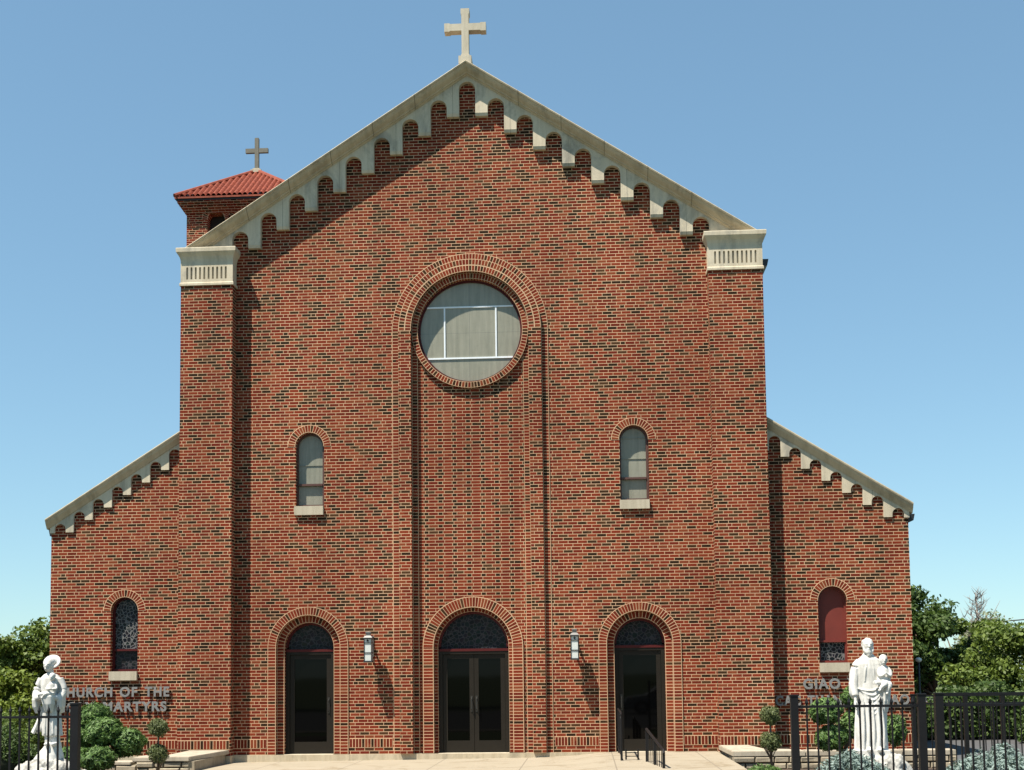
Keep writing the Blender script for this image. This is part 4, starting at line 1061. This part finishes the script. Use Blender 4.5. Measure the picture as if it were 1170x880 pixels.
mb.tube([(X-.01, Y, Z+1.5), (X-.01, Y-.012, Z+1.62)], [.062, .055], 12)
head(mb, (X-.012, Y-.02, Z+1.665), 1.0, True, .3)
# right arm hanging, hand by the thigh
mb.tube([(X-.14, Y, Z+1.43), (X-.20, Y-.005, Z+1.34), (X-.235, Y-.01, Z+1.2), (X-.255, Y-.05, Z+1.02), (X-.245, Y-.09, Z+.88)], [.055, .072, .078, .066, .052], 12)
mb.tube([(X-.255, Y-.03, Z+1.08), (X-.262, Y-.02, Z+.92), (X-.25, Y-.0, Z+.84)], [.075, .062, .03], 12)
mb.tube([(X-.245, Y-.09, Z+.89), (X-.243, Y-.10, Z+.80)], [.030, .026], 10)
hand_(mb, (X-.243, Y-.10, Z+.81), (0.02, -.05, -1), (.3, 1, 0))
# left arm bent, mantle over it
mb.tube([(X+.12, Y, Z+1.43), (X+.18, Y, Z+1.34), (X+.23, Y, Z+1.2), (X+.24, Y-.08, Z+1.06), (X+.13, Y-.20, Z+1.08)], [.055, .070, .075, .068, .042], 12)
hand_(mb, (X+.14, Y-.20, Z+1.08), (-1, -.1, .1), (0, .3, 1), .95)
loft(mb, [(Z+.62, X+.20, Y-.03, .06, .09, .10, 6, 0), (Z+.8, X+.215, Y-.05, .085, .12, .10, 6, .4), (Z+1.0, X+.215, Y-.05, .10, .13, .06, 6, .8), (Z+1.12, X+.20, Y-.03, .09, .11, .0, 6, .8)], 40)
# mantle swags across the waist and falling folds
for k in range(6):
    a = k/5; mb.tube([(X-.21+.02*k, Y-.09, Z+1.0-.01*k), (X-.10+.01*k, Y-.145, Z+.965-.055*k), (X+.03, Y-.165, Z+.965-.075*k), (X+.13, Y-.16, Z+1.02-.05*k), (X+.20, Y-.13, Z+1.10-.012*k)], [.008, .013, .014, .013, .010], 7)
for x, a, b in ((-.16, .05, .85), (-.08, .04, .75), (.0, .05, .80), (.08, .04, .86), (.15, .06, .78)):
    mb.tube([(X+x, Y-.175, Z+a), (X+x+.012, Y-.19, Z+.35), (X+x*.9, Y-.165, Z+b)], [.024, .020, .010], 7)
for x in (-.07, .09): mb.sphere((X+x, Y-.22, Z+.045), (.045, .085, .035), 12, 8)      # feet
for x in (-.1, -.03, .05): mb.tube([(X+x, Y-.135, Z+1.1), (X+x*.8, Y-.14, Z+1.3), (X+x*.4, Y-.11, Z+1.45)], [.010, .012, .008], 6)
body = fuse(mb, 'man_figure', st)
cb_ = SMB(); cx_, cy_, cz_ = X+.20, Y-.15, Z+1.10
loft(cb_, [(cz_-.06, cx_-.02, cy_, .085, .08, .06, 6, 0), (cz_+.03, cx_-.01, cy_, .105, .085, .05, 6, .5), (cz_+.12, cx_, cy_, .090, .07, .04, 7, 1), (cz_+.19, cx_, cy_, .078, .06, .02, 6, 1), (cz_+.235, cx_, cy_, .05, .045, 0, 6, 1), (cz_+.255, cx_, cy_, .03, .03, 0, 6, 1)], 44)
cb_.tube([(cx_, cy_, cz_+.23), (cx_, cy_, cz_+.29)], .030, 10); head(cb_, (cx_-.005, cy_-.01, cz_+.335), .70)
cb_.sphere((cx_-.005, cy_+.010, cz_+.358), (.066, .072, .068), 14, 10)
for e in (-1, 1):
    cb_.tube([(cx_+e*.05, cy_, cz_+.215), (cx_+e*.085, cy_-.02, cz_+.15), (cx_+e*.075, cy_-.06, cz_+.09), (cx_+e*.03, cy_-.10, cz_+.10)], [.030, .036, .030, .018], 10); hand_(cb_, (cx_+e*.035, cy_-.10, cz_+.10), (-e*.6, -.3, .8), (0, 1, .3), .5)
cb_.tube([(cx_+.03, cy_-.03, cz_-.02), (cx_-.03, cy_-.13, cz_-.045), (cx_-.10, cy_-.13, cz_-.12)], [.060, .048, .028], 10); cb_.sphere((cx_-.115, cy_-.15, cz_-.135), (.022, .040, .018), 10, 8)
cb_.tube([(cx_+.04, cy_-.03, cz_-.03), (cx_+.05, cy_-.11, cz_-.06), (cx_+.01, cy_-.11, cz_-.17)], [.058, .045, .028], 10); cb_.sphere((cx_, cy_-.13, cz_-.185), (.022, .040, .018), 10, 8)
fuse(cb_, 'child_figure', st, .007, 1)

# figure in a long tunic and round turban hat holding a child
X, Y, Z = -6.36, -6.5, .40
rock('pale craggy rock base under the statue with a round hat', X-.0, Y, -.25, Z-.0, .62, .5, 9)
st2 = thing('statue', 'white statue in long tunic and round hat holding a child behind the left fence', 'statue', (X, Y, Z))
X += .0
mb = SMB()
loft(mb, [(Z-.05, X-.02, Y, .245, .19, .03, 5, 0), (Z+.03, X-.0, Y, .21, .17, .05, 5, .4), (Z+.13, X+.04, Y, .15, .13, .06, 5, .8), (Z+.22, X+.07, Y, .115, .11, .02, 5, 1)], 48)   # stone socle
for x in (-.0, .11): mb.sphere((X+x+.01, Y-.13, Z+.20), (.042, .08, .032), 12, 8)
for x in (-.01, .10): mb.tube([(X+x+.01, Y-.01, Z+.18), (X+x, Y-.01, Z+.36), (X+x*.9+.01, Y, Z+.6)], [.072, .070, .075], 12)   # wide trousers
# tunic, front flap and the flap blown to the left
loft(mb, [(Z+.33, X+.05, Y-.02, .165, .10, .06, 7, 0), (Z+.45, X+.04, Y-.02, .160, .105, .06, 7, .3), (Z+.65, X+.03, Y-.01, .150, .11, .05, 7, .7), (Z+.85, X+.02, Y, .145, .115, .04, 7, 1.), (Z+1.0, X+.01, Y, .145, .115, .03, 7, 1.3),
          (Z+1.15, X+.0, Y, .165, .115, .02, 6, 1.3), (Z+1.26, X-.0, Y, .175, .105, .0, 6, 1), (Z+1.32, X-.0, Y, .12, .085, 0, 6, 1), (Z+1.355, X-.0, Y, .055, .055, 0, 6, 1)])
for k in range(7):
    f = k/6; mb.tube([(X-.03-.10*f, Y-.02+.03*math.sin(k*2), Z+.80), (X-.06-.14*f, Y+.03*math.sin(k*2.1), Z+.58), (X-.08-.22*f, Y+.035*math.sin(k*2.1), Z+.385+.02*math.sin(k))], [.022, .026, .024], 8)
for x in (-.04, .03, .10): mb.tube([(X+x, Y-.105, Z+.36), (X+x*.8+.01, Y-.115, Z+.7), (X+x*.6, Y-.10, Z+.95)], [.018, .016, .008], 7)
mb.tube([(X, Y, Z+1.31), (X, Y-.01, Z+1.41)], [.048, .045], 12)
head(mb, (X-.025, Y-.045, Z+1.475), .90)
# round turban: thick tilted disc with a raised rim
for k in range(32):
    a = 2*math.pi*k/32; b = 2*math.pi*(k+1)/32
    P = lambda t, r: (X+.012+r*math.cos(t), Y+.015+.05*math.sin(t), Z+1.535+r*.78*math.sin(t))
    mb.tube([P(a, .130), P(b, .130)], .017, 8, True); mb.tube([P(a, .108), P(b, .108)], .013, 8, True)
mb.sphere((X+.012, Y+.045, Z+1.535), (.130, .030, .104), 28, 16); mb.sphere((X-.015, Y-.0, Z+1.53), (.088, .09, .085), 18, 12)
# hanging sleeves and forearms folded under the child
for e, xo in ((-1, 0), (1, .0)):
    mb.tube([(X+e*.15, Y, Z+1.26), (X+e*.215, Y-.01, Z+1.08), (X+e*.20, Y-.08, Z+.95), (X+e*.05, Y-.19, Z+.98)], [.062, .066, .06, .036], 12)
    loft(mb, [(Z+.70, X+e*.195, Y-.04, .030, .05, .1, 5, 0), (Z+.80, X+e*.205, Y-.05, .055, .085, .1, 5, .5), (Z+.92, X+e*.205, Y-.05, .065, .10, .06, 5, .9), (Z+1.04, X+e*.20, Y-.03, .05, .07, 0, 5, 1)], 36)
    hand_(mb, (X+e*.06, Y-.19, Z+.98), (-e, -.05, .05), (0, .2, 1), .85)
mb.tube([(X-.13, Y-.18, Z+1.0), (X, Y-.2, Z+1.02), (X+.14, Y-.17, Z+1.02)], [.03, .035, .03], 8)
loft(mb, [(Z+.72, X+.03, Y-.14, .06, .04, .1, 5, 0), (Z+.85, X+.03, Y-.16, .10, .06, .1, 5, .3), (Z+.98, X+.02, Y-.16, .12, .07, .05, 5, .6)], 36)
fuse(mb, 'robed_figure', st2)
cb_ = SMB(); cx_, cy_, cz_ = X+.09, Y-.15, Z+1.02
loft(cb_, [(cz_-.03, cx_-.02, cy_, .07, .055, .05, 6, 0), (cz_+.06, cx_-.01, cy_, .068, .05, .04, 6, .5), (cz_+.15, cx_, cy_, .065, .045, .0, 6, 1), (cz_+.185, cx_, cy_, .03, .03, 0, 6, 1)], 40)
cb_.tube([(cx_, cy_, cz_+.17), (cx_, cy_, cz_+.22)], .024, 10); head(cb_, (cx_, cy_-.005, cz_+.265), .55); cb_.sphere((cx_, cy_+.005, cz_+.285), (.05, .058, .052), 12, 10)
for e in (-1, 1):
    cb_.tube([(cx_+e*.055, cy_, cz_+.14), (cx_+e*.08, cy_-.03, cz_+.08), (cx_+e*.03, cy_-.08, cz_+.07)], [.022, .02, .014], 9); hand_(cb_, (cx_+e*.035, cy_-.075, cz_+.07), (-e, -.5, .2), (0, 0, 1), .45)
cb_.tube([(cx_-.03, cy_-.03, cz_), (cx_-.08, cy_-.07, cz_-.01), (cx_-.13, cy_-.06, cz_-.06)], [.035, .028, .018], 9); cb_.sphere((cx_-.14, cy_-.075, cz_-.07), (.016, .03, .014), 8, 6)
fuse(cb_, 'child_figure', st2, .007, 1)

# ------------------------------------------------------------------ small background things
gl = thing('post_lamp', 'small white globe lamp on a thin post beside the right brick corner', 'lamp', (10.05, 3, -.2))
MB().tube([(10.05, 3, -.2), (10.05, 3, 1.80)], .025, 8).build('lamp_post', M['gutter'], gl, True)
MB().sphere((10.05, 3, 1.87), (.075, .075, .055), 16, 12).build('globe', M['lampglass'], gl, True)
pwr = thing('power_line', 'thin dark overhead wire above the trees at right edge', 'wire', (20, 30, 3.7))
wp = [(18.5+q*.8, 30, 3.62+.008*(q**2)*.35+.035*q) for q in range(14)]
MB().tube(wp, .03, 6).build('cable', M['wire'], pwr)
# cars
def parked(name_label, ox, oy, oz, paint):
    car = thing('parked_car', name_label, 'car', (ox, oy, oz))
    prof_ = [(-2.1, .30), (-2.15, .55), (-2.05, .78), (-1.2, .90), (-.55, 1.32), (.75, 1.36), (1.45, .98), (2.05, .92), (2.15, .6), (2.1, .30)]
    mb = MB(); P = [[(ox+a*k, oy+s_, oz+z*k) for a, z in prof_] for s_, k in ((-.85, .98), (-.80, 1), (.80, 1), (.85, .98))]
    for A, B in zip(P, P[1:]):
        for i in range(len(prof_)):
            j = (i+1) % len(prof_); mb.quad([A[i], A[j], B[j], B[i]])
    mb.quad(P[0]); mb.quad(P[-1]); fixn(mb.build('body', paint, car))
    for s_ in (-1, 1):
        y = oy+s_*.856; g = MB(); g.quad([(ox-.98, y-.006*s_, oz+.97), (ox+1.25, y-.006*s_, oz+.97), (ox+.66, y, oz+1.25), (ox-.50, y, oz+1.22)]); g.build('side_window', M['carglass'], car)
        for a in (-1.35, 1.35):
            wy = MB().tube([(ox+a, oy+s_*.90, oz+.31), (ox+a, oy+s_*.68, oz+.31)], .31, 20).build('wheel', M['tyre'], car)
            MB().tube([(ox+a, oy+s_*.915, oz+.31), (ox+a, oy+s_*.89, oz+.31)], .19, 16).build('rim', M['chrome'], wy)
        MB().box(ox+2.10, ox+2.165, oy+s_*.6-.12, oy+s_*.6+.12, oz+.62, oz+.76).build('tail_light', M['panelred'], car)
parked('dark red car parked beyond the right corner of the church', 10.0, 9.6, -.19, M['carpaint'])
M['silver'] = plain('silver_paint', (.42, .43, .44), .3, .3, .6)
parked('silver car added out of view in the street for the door glass to reflect', 6.2, -31.5, -.21, M['silver'])  # unseen car, added so the door glass has something to reflect
for k, (x, hgt, q) in enumerate(((-19, 15, 5.5), (-8.5, 13, 5), (2.5, 16, 6), (13, 12.5, 5), (23, 15, 5.5))):  # unseen trees added to darken the door reflections and cut sky fill
    tree('large unseen added tree across the street from the church, number %d counted from the west' % (k+1) if False else ('broad unseen added tree across the street opposite ' + ('the far left wing', 'the left door', 'the centre door', 'the right door', 'the far right wing')[k]), x, -47-2*(k % 2), -.2,
         (x, -47-2*(k % 2), hgt*.58, q, 4, hgt*.45), 5200, .55, 'leaf_dark', nblob=26, trunk=.3, group='unseen trees added across the street', seed=60+k)

sc.cycles.max_bounces = 6
